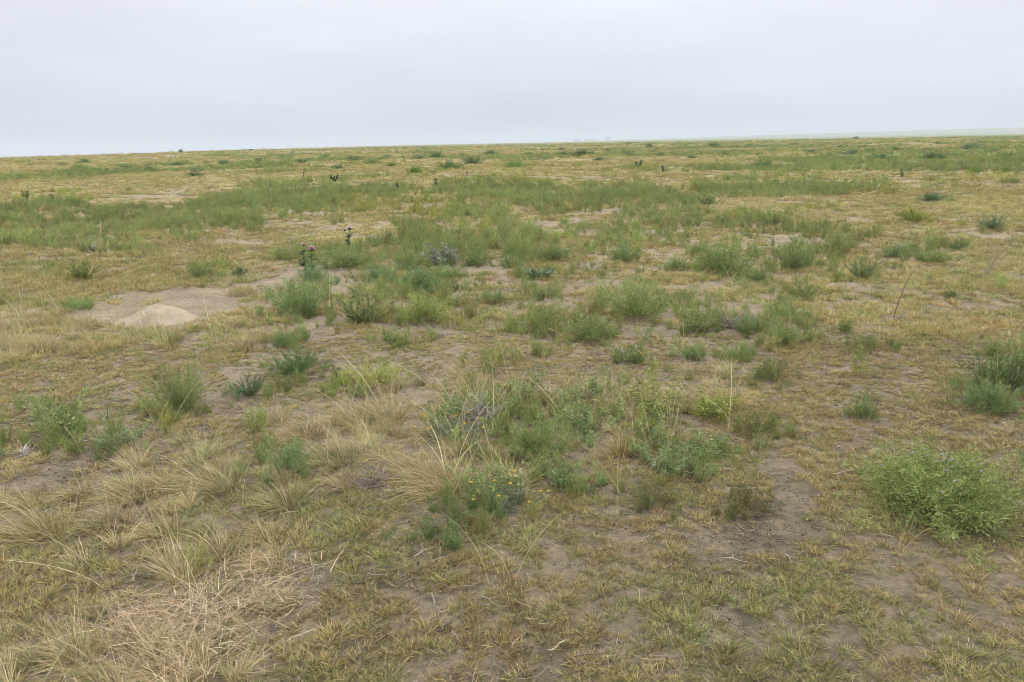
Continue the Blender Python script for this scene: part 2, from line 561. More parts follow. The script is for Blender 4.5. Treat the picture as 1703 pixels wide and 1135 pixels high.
def plant(nst, H, Rb, tilt, per, ll, lw, pal, stemcol, t0=0.15, branch=0.04, up=0.35, stemw=0.003, hvar=(0.55, 1.0), leafup=0.5, fold=0.0, droop=0.0, wts=None):
    """stems fanning from one base, set with small leaves; returns foliage and stems"""
    fo, st = Geo(), Geo()
    D, az, tl = fan(nst, 0.0, tilt)
    P = np.stack([np.cos(az) * Rb * 0.25 * rng.uniform(0, 1, nst), np.sin(az) * Rb * 0.25 * rng.uniform(0, 1, nst), np.full(nst, -0.01)], 1)
    # dome envelope
    Ln = 1.0 / np.sqrt((np.sin(tl) / max(Rb, 1e-3)) ** 2 + (np.cos(tl) / H) ** 2) * rng.uniform(hvar[0], hvar[1], nst)
    bend = rng.normal(0, 0.10, (nst, 3))
    bend[:, 2] += up * np.sin(tl) - droop * np.sin(tl)
    sc = np.tile(np.array(stemcol, float), (nst, 1)) * rng.uniform(0.8, 1.2, (nst, 1))
    st.strips(P, D, bend, Ln, stemw, 4, sc, sc * np.array([0.8, 1.1, 0.7]), power=3)
    n = nst * per
    t = rng.uniform(t0, 1.0, (nst, per))
    B = P[:, None] + D[:, None] * (Ln[:, None] * t)[..., None] + bend[:, None] * (Ln[:, None] * t ** 2)[..., None]
    T = D[:, None] + 2 * bend[:, None] * t[..., None]
    T = T / np.linalg.norm(T, axis=2, keepdims=True)
    rv = rng.normal(size=(nst, per, 3))
    pv = np.cross(T, rv)
    pv /= np.linalg.norm(pv, axis=2, keepdims=True) + 1e-9
    off = rng.uniform(0, 1, (nst, per, 1)) * branch * (1.1 - t[..., None])
    B = B + pv * off + T * off * 0.5
    LD = pv * (1 - leafup) + T * leafup + rng.normal(0, 0.15, (nst, per, 3))
    B, LD = B.reshape(-1, 3), LD.reshape(-1, 3)
    keep = B[:, 2] > -0.005
    c = pick(n, pal, wts)
    c = c * np.repeat(rng.uniform(0.82, 1.18, nst), per)[:, None]
    fo.leaves(B[keep], LD[keep], ll * rng.uniform(0.6, 1.3, n)[keep], lw * rng.uniform(0.7, 1.3, n)[keep], c[keep], fold)
    return fo, st


def join(*gs):
    o = Geo()
    for g in gs:
        for v, c in zip(g.v, g.c):
            pass
        off = o.n
        o.v += g.v
        o.c += g.c
        o.q += [q + off for q in g.q]
        o.t += [t + off for t in g.t]
        o.n += g.n
    return o


GREEN = [(0.185, 0.24, 0.098), (0.23, 0.28, 0.118), (0.15, 0.198, 0.086), (0.275, 0.305, 0.145)]
SAGE = [(0.14, 0.185, 0.095), (0.175, 0.22, 0.12), (0.11, 0.155, 0.085)]
YGREEN = [(0.20, 0.225, 0.07), (0.17, 0.20, 0.06), (0.24, 0.24, 0.095)]
DKGREEN = [(0.095, 0.13, 0.058), (0.12, 0.165, 0.07), (0.15, 0.195, 0.085)]
HERB = [(0.20, 0.25, 0.112), (0.245, 0.29, 0.135), (0.16, 0.20, 0.092), (0.285, 0.31, 0.165)]


def g_weed():
    fo, st = plant(int(rng.integers(9, 16)), rng.uniform(0.22, 0.32), 0.12, 0.75, 42, 0.030, 0.0046, GREEN, (0.15, 0.13, 0.07), t0=0.12, branch=0.035, up=0.3, stemw=0.0028, leafup=0.62)
    return join(fo, st)


def g_herb():
    fo, st = plant(int(rng.integers(4, 9)), rng.uniform(0.16, 0.28), 0.09, 0.6, 34, 0.022, 0.0068, HERB, (0.16, 0.17, 0.08), t0=0.1, branch=0.02, up=0.2, leafup=0.3, fold=0.15)
    return join(fo, st)


def g_litter():
    g = Geo()
    for i in range(9):
        p = np.append(rng.normal(0, 0.09, 2), 0.004)
        a = rng.uniform(0, 6.28)
        L = rng.uniform(0.03, 0.12)
        q = [p + np.array([math.cos(a), math.sin(a), rng.uniform(-.02, .1)]) * L * t + np.append(rng.normal(0, 0.006, 2), 0) for t in (0, .35, .7, 1)]
        g.tube(q, np.array([1, .9, .7, .4]) * rng.uniform(0.0008, 0.0018), np.array([0.33, 0.28, 0.22]) * rng.uniform(0.35, 1.25), 4)
    # crumbs of earth
    for i in range(16):
        p = np.append(rng.normal(0, 0.11, 2), 0.001)
        rr = rng.uniform(0.0015, 0.0045)
        g.tube([p - A(0, 0, rr), p + A(rr * .2, 0, rr * .3), p + A(0, rr * .3, rr * .8)], [rr, rr * 1.1, rr * .4], A(0.23, 0.185, 0.135) * rng.uniform(0.7, 1.25), 5)
    return g


def g_stalk():
    """a few thin grass stalks with narrow seed heads"""
    g = Geo()
    n = 5
    D, a, t = fan(n, 0.05, 0.45)
    P = np.zeros((n, 3))
    P[:, :2] = rng.normal(0, 0.03, (n, 2))
    L = rng.uniform(0.3, 0.55, n)
    bend = np.stack([np.cos(a) * 0.3 - 0.1, np.sin(a) * 0.3, -rng.uniform(0.1, 0.4, n)], 1)
    c = pick(n, [STRAW, (0.40, 0.37, 0.19), (0.33, 0.35, 0.16)])
    g.strips(P, D, bend, L, 0.0031, 6, c, c * 1.1, power=6)
    return g


# ------------------------------------------------------------------ scatter of the uncountable ground cover
def scatter_nodes(name, coll):
    ng = bpy.data.node_groups.new(name, 'GeometryNodeTree')
    ng.interface.new_socket('Geometry', in_out='INPUT', socket_type='NodeSocketGeometry')
    ng.interface.new_socket('Geometry', in_out='OUTPUT', socket_type='NodeSocketGeometry')
    N, L = ng.nodes, ng.links
    gi, go = N.new('NodeGroupInput'), N.new('NodeGroupOutput')
    ip = N.new('GeometryNodeInstanceOnPoints')
    ci = N.new('GeometryNodeCollectionInfo')
    ci.inputs['Collection'].default_value = coll
    ci.inputs['Separate Children'].default_value = True
    ci.inputs['Reset Children'].default_value = True
    L.new(gi.outputs[0], ip.inputs['Points'])
    L.new(ci.outputs[0], ip.inputs['Instance'])
    ip.inputs['Pick Instance'].default_value = True
    for nm, dt, sk in (('idx', 'INT', 'Instance Index'), ('rot', 'FLOAT_VECTOR', 'Rotation'), ('scl', 'FLOAT_VECTOR', 'Scale')):
        a = N.new('GeometryNodeInputNamedAttribute')
        a.data_type = dt
        a.inputs['Name'].default_value = nm
        L.new([o for o in a.outputs if o.enabled][0], ip.inputs[sk])
    L.new(ip.outputs[0], go.inputs[0])
    return ng


def scatter(name, label, cat, makers, pts, scl, tint, tilt=0.12):
    """pts (n,2)"""
    coll = bpy.data.collections.new(name + '_kinds')
    for i, mk in enumerate(makers):
        me = mk.mesh(name + '_blades', MI)
        o = bpy.data.objects.new(name + '_kind', me)
        coll.objects.link(o)
    n = len(pts)
    me = bpy.data.meshes.new(name)
    me.vertices.add(n)
    co = np.column_stack([pts, zf(pts[:, 0], pts[:, 1])])
    me.vertices.foreach_set('co', co.astype(np.float32).ravel())

    def at(nm, ty, key, arr):
        a = me.attributes.new(nm, ty, 'POINT')
        a.data.foreach_set(key, arr.ravel())
    at('idx', 'INT', 'value', rng.integers(0, len(makers), n).astype(np.int32))
    rot = np.column_stack([rng.normal(0, tilt, n), rng.normal(0, tilt, n), rng.uniform(0, 2 * math.pi, n)])
    if name.startswith('tall_dry') or name.startswith('fallen'):
        rot[:, 2] = rng.normal(0, 0.9, n)
    at('rot', 'FLOAT_VECTOR', 'vector', rot.astype(np.float32))
    s3 = scl if scl.ndim == 2 else np.repeat(scl[:, None], 3, 1)
    at('scl', 'FLOAT_VECTOR', 'vector', s3.astype(np.float32))
    at('tint', 'FLOAT_VECTOR', 'vector', tint.astype(np.float32))
    o = bpy.data.objects.new(name, me)
    COL.objects.link(o)
    md = o.modifiers.new('scatter', 'NODES')
    md.node_group = scatter_nodes(name + '_scatter', coll)
    o['kind'] = 'stuff'
    o['label'] = label
    o['category'] = cat
    print(name, n)
    return o


AZ = 0.86


def ring_points(r0, r1, dens, az=AZ):
    n = int(az * (r1 * r1 - r0 * r0) * dens)
    r = np.sqrt(rng.uniform(r0 * r0, r1 * r1, n))
    a = rng.uniform(-az, az, n)
    return r * np.sin(a), r * np.cos(a), r


def keep_by(x, y, dens, fine, seed, soft=0.22):
    """gaps and clumps: keep where the cover outweighs a fine noise"""
    n = 0.45 * fbm(x / fine, y / fine, seed, 3) + 0.55 * fbm(x / fine * 2.7, y / fine * 2.7, seed + 7, 3)
    n = np.clip((n - 0.5) * 2.3 + 0.5, 0, 1)
    return rng.uniform(0, 1, len(x)) < np.clip((dens - n) / soft + 0.5, 0, 1) * np.clip(dens * 3, 0, 1)


# bare rings kept clear
MOUND_XY, _t = ground_at(267, 534)
THINGS_CLEAR = []


def clear(x, y):
    k = np.ones(len(x), bool)
    for (cx, cy, rr) in [(MOUND_XY[0], MOUND_XY[1], 0.40)] + THINGS_CLEAR:
        k &= (x - cx) ** 2 + (y - cy) ** 2 > rr * rr
    return k


def jit(n, base, v=0.12, hue=0.06):
    b = np.broadcast_to(np.asarray(base, float), (n, 3)) if np.ndim(base) == 1 else base
    return b * (1 + rng.normal(0, v, (n, 1))) * (1 + rng.normal(0, hue, (n, 3)))


def build_cover():
    # ---- short grass, three sizes by distance
    X, Y, S, T = [], [], [], []

    def grass_tint(x, y, cv):
        gold = cv[:, 1:2]
        n = fbm(x / 0.9, y / 0.9, 71, 3)[:, None]
        t = A(1.09, 1.07, 0.89) * (1 - gold) + A(1.10, 1.10, 0.92) * gold
        greener = sstep(0.52, 0.66, n)
        t = t * (1 - 0.14 * greener * A(1, 0.3, 0.8))
        n2 = fbm(x / 2.7, y / 2.7, 72, 2)[:, None]
        t = t * (0.82 + 0.36 * n2)
        return jit(len(x), t, 0.10, 0.05)
    for (r0, r1, cell, fine) in ((0.9, 4.6, 0.047, 0.11), (4.6, 7.5, 0.053, 0.15)):
        gx, gy = np.meshgrid(np.arange(-r1, r1, cell), np.arange(-0.2, r1, cell))
        x, y = (gx + rng.uniform(-0.42, 0.42, gx.shape) * cell).ravel(), (gy + rng.uniform(-0.42, 0.42, gx.shape) * cell).ravel()
        r = np.hypot(x, y)
        k = (r > r0) & (r <= r1) & (np.abs(np.arctan2(x, y)) < AZ)
        x, y, r = x[k], y[k], r[k]
        cv = cover(x, y)
        k = keep_by(x, y, cv[:, 0] * 0.86, fine, 41, 0.5) & clear(x, y)
        x, y, cv = x[k], y[k], cv[k]
        X.append(x), Y.append(y)
        big = fbm(x / 0.5, y / 0.5, 15, 2)
        S.append(rng.uniform(0.5, 1.1, len(x)) * (0.74 + 0.45 * big) * (0.70 + 0.36 * cv[:, 0]))
        T.append(grass_tint(x, y, cv))
    x, y, s, t = map(np.concatenate, (X, Y, S, T))
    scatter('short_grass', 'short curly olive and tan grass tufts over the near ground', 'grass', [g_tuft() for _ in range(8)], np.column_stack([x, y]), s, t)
    X, Y, S, T = [], [], [], []
    for (r0, r1, dn, fine, sc) in ((7.5, 14, 60, 0.35, 1.0), (14, 30, 22, 0.7, 1.45), (30, 70, 5.0, 1.6, 2.3), (70, 170, 0.9, 4, 4.2), (170, 450, 0.13, 9, 8.0)):
        x, y, r = ring_points(r0, r1, dn)
        cv = cover(x, y)
        k = keep_by(x, y, cv[:, 0], fine, 43) & clear(x, y)
        x, y, cv = x[k], y[k], cv[k]
        X.append(x), Y.append(y)
        big = fbm(x / (fine * 2), y / (fine * 2), 16, 2)
        s = rng.uniform(0.7, 1.2, len(x)) * sc
        S.append(np.column_stack([s, s, s * (0.6 + 0.8 * big) / sc ** 0.55]))
        T.append(grass_tint(x, y, cv))
    x, y, s, t = map(np.concatenate, (X, Y, S, T))
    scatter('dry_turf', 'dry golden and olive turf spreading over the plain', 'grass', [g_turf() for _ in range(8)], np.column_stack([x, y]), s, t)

    # ---- tall dry grass
    X, Y, S, T = [], [], [], []
    for (r0, r1, dn, fine, sc) in ((1.2, 9, 34, 0.38, 0.68), (9, 25, 14, 0.8, 0.95), (25, 60, 3.0, 2, 1.6), (60, 150, 0.5, 5, 3)):
        x, y, r = ring_points(r0, r1, dn)
        cv = cover(x, y)
        k = keep_by(x, y, cv[:, 2], fine, 51, 0.3) & clear(x, y)
        x, y, cv = x[k], y[k], cv[k]
        X.append(x), Y.append(y)
        s = rng.uniform(0.55, 1.1, len(x)) * sc
        S.append(np.column_stack([s, s, s / sc ** 0.5 * np.where(np.hypot(x, y) > 9, 0.8, 1)]))
        T.append(jit(len(x), A(1.18, 1.17, 1.14), 0.16, 0.04))
    x, y, s, t = map(np.concatenate, (X, Y, S, T))
    scatter('tall_dry_grass', 'tall wispy straw coloured grass leaning in drifts', 'grass', [g_bunch(190, 0.06, (0.14, 0.30)) for _ in range(7)], np.column_stack([x, y]), s, t)

    # ---- straw tangle
    x, y, r = ring_points(1.4, 4.2, 120)
    cv = cover(x, y)
    k = keep_by(x, y, cv[:, 7], 0.5, 53, 0.3)
    x, y = x[k], y[k]
    scatter('fallen_straw', 'pale fallen straw lying in a tangle on the near ground', 'straw', [g_straw() for _ in range(6)], np.column_stack([x, y]), rng.uniform(0.7, 1.1, len(x)), jit(len(x), A(1, 1, 1), 0.1, 0.03))

    # ---- green weeds
    X, Y, S, T = [], [], [], []
    for (r0, r1, dn, fine, sc) in ((1.2, 12, 46, 0.5, 0.62), (12, 32, 27, 1.0, 0.92), (32, 75, 5.5, 2.4, 1.5), (75, 190, 0.85, 6, 2.9), (190, 600, 0.05, 16, 7.5)):
        x, y, r = ring_points(r0, r1, dn)
        cv = cover(x, y)
        k = keep_by(x, y, cv[:, 3], fine, 57, 0.3) & clear(x, y)
        x, y, cv = x[k], y[k], cv[k]
        X.append(x), Y.append(y)
        big = fbm(x / 1.5, y / 1.5, 18, 2)
        s = rng.uniform(0.55, 1.15, len(x)) * (0.55 + 0.9 * big) * sc
        S.append(np.column_stack([s, s, s / max(1, sc) ** 0.6]))
        ye = cv[:, 4:5]
        n = fbm(x / 2.5, y / 2.5, 73, 3)[:, None]
        base = A(1.10, 1.08, 0.98) * (1 - ye) + A(1.5, 1.3, 0.92) * ye
        base = base * (0.75 + 0.5 * n)
        T.append(jit(len(x), base, 0.12, 0.06))
    # low weeds gathered round the foot of the bushes
    for (bx, by, bw, bt) in AROUND:
        n = int(rng.integers(5, 11))
        a, q = rng.uniform(0, 6.28, n), bw * rng.uniform(0.35, 0.85, n)
        x, y = bx + q * np.cos(a), by + q * np.sin(a)
        k = clear(x, y)
        x, y = x[k], y[k]
        if not len(x):
            continue
        X.append(x), Y.append(y)
        s = rng.uniform(0.3, 0.75, len(x)) * min(1.3, 0.55 + bw * 0.6)
        S.append(np.column_stack([s, s, s]))
        T.append(jit(len(x), np.tile(np.array(bt) * A(1.08, 1.04, 0.95), (len(x), 1)), 0.15, 0.06))
    x, y, s, t = map(np.concatenate, (X, Y, S, T))
    scatter('weed_cover', 'feathery green weeds growing in drifts across the plain', 'weeds', [g_weed() for _ in range(8)], np.column_stack([x, y]), s, t)

    # ---- leafy herbs
    x, y, r = ring_points(1.3, 14, 95)
    cv = cover(x, y)
    k = keep_by(x, y, cv[:, 5], 0.4, 59, 0.3) & clear(x, y)
    x, y = x[k], y[k]
    scatter('herb_cover', 'small pale green leafy herbs between the grass tufts', 'herbs', [g_herb() for _ in range(8)], np.column_stack([x, y]), rng.uniform(0.45, 1.1, len(x)), jit(len(x), A(1.12, 1.1, 1.0), 0.14, 0.08))

    # ---- dead twigs on the soil
    x, y, r = ring_points(1.2, 8, 90)
    cl = fbm(x / 0.8, y / 0.8, 63, 3)
    k = (rng.uniform(0, 1, len(x)) < 0.3 + 0.7 * sstep(0.45, 0.6, cl)) & clear(x, y)
    x, y = x[k], y[k]
    scatter('twig_litter', 'bits of grey dead twig scattered on the bare soil', 'twigs', [g_litter() for _ in range(6)], np.column_stack([x, y]), rng.uniform(0.5, 1.3, len(x)), jit(len(x), A(1, 1, 1), 0.2, 0.04), 0.03)

    # ---- thin stalks above the grass
    x, y, r = ring_points(1.5, 16, 34)
    cv = cover(x, y)
    k = (rng.uniform(0, 1, len(x)) < np.clip(cv[:, 2] * 0.22 + np.maximum(cv[:, 5] - 0.06, 0) * 0.8 + 0.004, 0, 1)) & (cv[:, 0] > 0.12)
    x, y = x[k], y[k]
    scatter('tall_dry_stalks', 'thin dry grass stalks standing above the tangle', 'grass', [g_stalk() for _ in range(6)], np.column_stack([x, y]), rng.uniform(0.5, 1.0, len(x)), jit(len(x), A(1, 1, 1), 0.12, 0.04))


# ------------------------------------------------------------------ ground
def build_ground():
    nr, na = 620, 560
    rad = np.concatenate([[0.0], np.geomspace(0.35, 8600, nr - 1)])
    a1 = np.linspace(-0.9, 0.9, na - 120)
    a2 = np.linspace(0.9, 2 * math.pi - 0.9, 122)[1:-1]
    az = np.concatenate([a1, a2])
    na = len(az)
    rr, aa = np.meshgrid(rad[1:], az, indexing='ij')
    x, y = (rr * np.sin(aa)).ravel(), (rr * np.cos(aa)).ravel()
    x = np.append(x, 0.0)
    y = np.append(y, 0.0)
    z = zf(x, y)
    r = np.hypot(x, y)
    azz = np.arctan2(x, y)
    # the far rise on the right
    rise = sstep(3800, 6500, r) * np.interp(azz, [0.02, 0.1, 0.3, 0.5, 0.9], [0, 10, 24, 40, 46])
    z = z + rise
    n1 = nr - 1
    HZ[0], HZ[1] = z.min(), max(z.max(), CAMH + 1)
    i, j = np.meshgrid(np.arange(n1 - 1), np.arange(na), indexing='ij')
    j2 = (j + 1) % na
    q = np.stack([i * na + j, (i + 1) * na + j, (i + 1) * na + j2, i * na + j2], -1).reshape(-1, 4)[:, ::-1]
    c = n1 * na
    jj = np.arange(na)
    t = np.stack([np.full(na, c), (jj + 1) % na, jj], 1)
    g = Geo()
    g.add(np.column_stack([x, y, z]), A(1, 1, 1), q, t)
    me = g.mesh('ground', ground_mat(), True)
    cv = cover(x, y)
    dry = A(0.195, 0.165, 0.082) * (1 - cv[:, 2:3]) + A(0.25, 0.205, 0.115) * cv[:, 2:3]  # dry cover colour darkened to include the shade between unbuilt blades
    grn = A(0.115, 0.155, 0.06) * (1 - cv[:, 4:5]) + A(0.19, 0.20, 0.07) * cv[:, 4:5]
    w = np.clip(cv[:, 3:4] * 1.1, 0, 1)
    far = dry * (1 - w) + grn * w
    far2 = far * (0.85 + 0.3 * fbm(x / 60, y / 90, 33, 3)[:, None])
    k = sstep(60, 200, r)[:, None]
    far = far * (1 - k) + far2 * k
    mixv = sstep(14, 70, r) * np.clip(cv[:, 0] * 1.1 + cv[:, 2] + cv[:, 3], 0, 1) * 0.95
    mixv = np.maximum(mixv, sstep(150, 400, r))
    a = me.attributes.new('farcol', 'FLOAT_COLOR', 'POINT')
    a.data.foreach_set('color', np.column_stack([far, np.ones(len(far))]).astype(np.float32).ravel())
    a = me.attributes.new('farmix', 'FLOAT', 'POINT')
    a.data.foreach_set('value', mixv.astype(np.float32))
    a = me.attributes.new('damp', 'FLOAT', 'POINT')
    dm = (cv[:, 6] + 0.38 * sstep(7, 3.5, r)) * sstep(16, 7, r)
    dd = np.hypot(x - MOUND_XY[0], y - MOUND_XY[1])
    a.data.foreach_set('value', (dm * sstep(0.6, 1.3, dd)).astype(np.float32))
    o = bpy.data.objects.new('ground', me)
    o['kind'] = 'structure'
    o['label'] = 'bare tan soil of the wide flat plain under the grass'
    COL.objects.link(o)


# ------------------------------------------------------------------ things
def tag(o, label, cat, group=None):
    o['label'] = label
    o['category'] = cat
    if group:
        o['group'] = group


def part(name, geo, mat, parent, smooth=False):
    o = bpy.data.objects.new(name, geo.mesh(name, mat, smooth))
    COL.objects.link(o)
    o.parent = parent
    return o


PROTO = {}


def proto(kind):
    """lists of (part name, mesh) and the nominal width and height; several to choose from"""
    if kind in PROTO:
        return PROTO[kind]
    out = []
    for i in range(4):
        if kind == 'feather':
            f, s = plant(46, 0.42, 0.30, 1.05, 95, 0.034, 0.0044, GREEN, (0.16, 0.13, 0.08), t0=0.1, branch=0.06, up=0.35, leafup=0.62)
            d = (0.6, 0.42)
        elif kind == 'spiky':
            f, s = plant(38, 0.42, 0.26, 0.8, 80, 0.036, 0.0048, GREEN + SAGE, (0.17, 0.15, 0.08), t0=0.12, branch=0.018, up=0.35, leafup=0.8, hvar=(0.4, 1.0))
            d = (0.56, 0.42)
        elif kind == 'herb':
            f, s = plant(24, 0.34, 0.22, 0.8, 62, 0.021, 0.0066, HERB, (0.17, 0.17, 0.08), t0=0.08, branch=0.05, up=0.25, leafup=0.4, fold=0.15, hvar=(0.35, 1.0))
            d = (0.42, 0.32)
        elif kind == 'sage':
            f, s = plant(80, 0.5, 0.55, 1.35, 70, 0.035, 0.010, SAGE, (0.16, 0.14, 0.1), t0=0.2, branch=0.10, up=0.25, leafup=0.5)
            d = (1.1, 0.5)
        elif kind == 'dark':
            f, s = plant(80, 0.5, 0.55, 1.35, 70, 0.035, 0.011, DKGREEN + GREEN[:1], (0.14, 0.11, 0.08), t0=0.2, branch=0.10, up=0.25, leafup=0.5)
            d = (1.1, 0.5)
        elif kind == 'film':
            f, s = plant(34, 0.30, 0.26, 1.0, 46, 0.018, 0.0042, [(0.15, 0.165, 0.07), (0.12, 0.14, 0.06), (0.19, 0.18, 0.09)], (0.2, 0.15, 0.09), t0=0.2, branch=0.05, up=0.3, leafup=0.5)
            d = (0.52, 0.3)
        elif kind == 'silver':
            f, s = plant(26, 0.26, 0.24, 1.1, 40, 0.045, 0.014, [(0.27, 0.28, 0.205), (0.21, 0.23, 0.16), (0.33, 0.325, 0.24)], (0.22, 0.2, 0.16), t0=0.2, branch=0.05, up=0.2, leafup=0.45, fold=0.2)
            d = (0.5, 0.27)
        elif kind == 'red':
            f, s = plant(24, 0.28, 0.2, 1.0, 40, 0.02, 0.005, [(0.24, 0.13, 0.07), (0.19, 0.10, 0.055), (0.28, 0.18, 0.09)], (0.2, 0.1, 0.06), t0=0.15, branch=0.04, up=0.3)
            d = (0.4, 0.28)
        elif kind == 'mat':
            f, s = plant(60, 0.16, 0.26, 1.4, 46, 0.020, 0.0046, [(0.20, 0.225, 0.14), (0.25, 0.275, 0.18), (0.16, 0.185, 0.115)], (0.24, 0.2, 0.14), t0=0.25, branch=0.05, up=0.3)
            d = (0.52, 0.17)
        v = np.concatenate(f.v)
        d = (float(np.percentile(v[:, 0], 99.3) - np.percentile(v[:, 0], 0.7)), float(np.percentile(v[:, 2], 99.5)))
        out.append((f.mesh('foliage', ML), s.mesh('stem', ML), d))
    PROTO[kind] = out
    return out


COUNT = {}
AROUND = []


def empty(name, x, y, rz=0.0):
    o = bpy.data.objects.new(name, None)
    o.empty_display_size = 0.1
    o.location = (x, y, z1(x, y))
    o.rotation_euler = (0, 0, rz)
    COL.objects.link(o)
    return o


def bush(kind, px, py, w, h, label, cat='bush', name='green_bush', tint=(1, 1, 1), group=None, single=False):
    ps = proto(kind)
    k = COUNT.get(kind, 0)
    COUNT[kind] = k + 1
    f, s, d = ps[k % len(ps)]
    (x, y), t = ground_at(px, py)
    sx = w * t / F / d[0]
    sz = h * t / F / d[1] * 1.05
    y += w * t / F * 0.28            # the pixel is the near foot of the plant
    if w > 30 and kind != 'mat':
        AROUND.append((x, y, w * t / F, tint))
    v = rng.uniform(0.92, 1.08)
    col = (tint[0] * v, tint[1] * v, tint[2] * v, 1)
    if single:
        o = bpy.data.objects.new(name, f)
        COL.objects.link(o)
        o.location = (x, y, z1(x, y))
        o.rotation_euler = (0, 0, rng.uniform(0, 6.28))
        o.scale = (sx, sx, sz)
        o.color = col
        tag(o, label, cat, group)
        return o
    e = empty(name, x, y, rng.uniform(0, 6.28))
    e.scale = (sx, sx, sz)
    tag(e, label, cat, group)
    for nm, me in (('foliage', f), ('stem', s)):
        o = bpy.data.objects.new(nm, me)
        COL.objects.link(o)
        o.parent = e
        o.color = col if nm == 'foliage' else (1, 1, 1, 1)
    return e


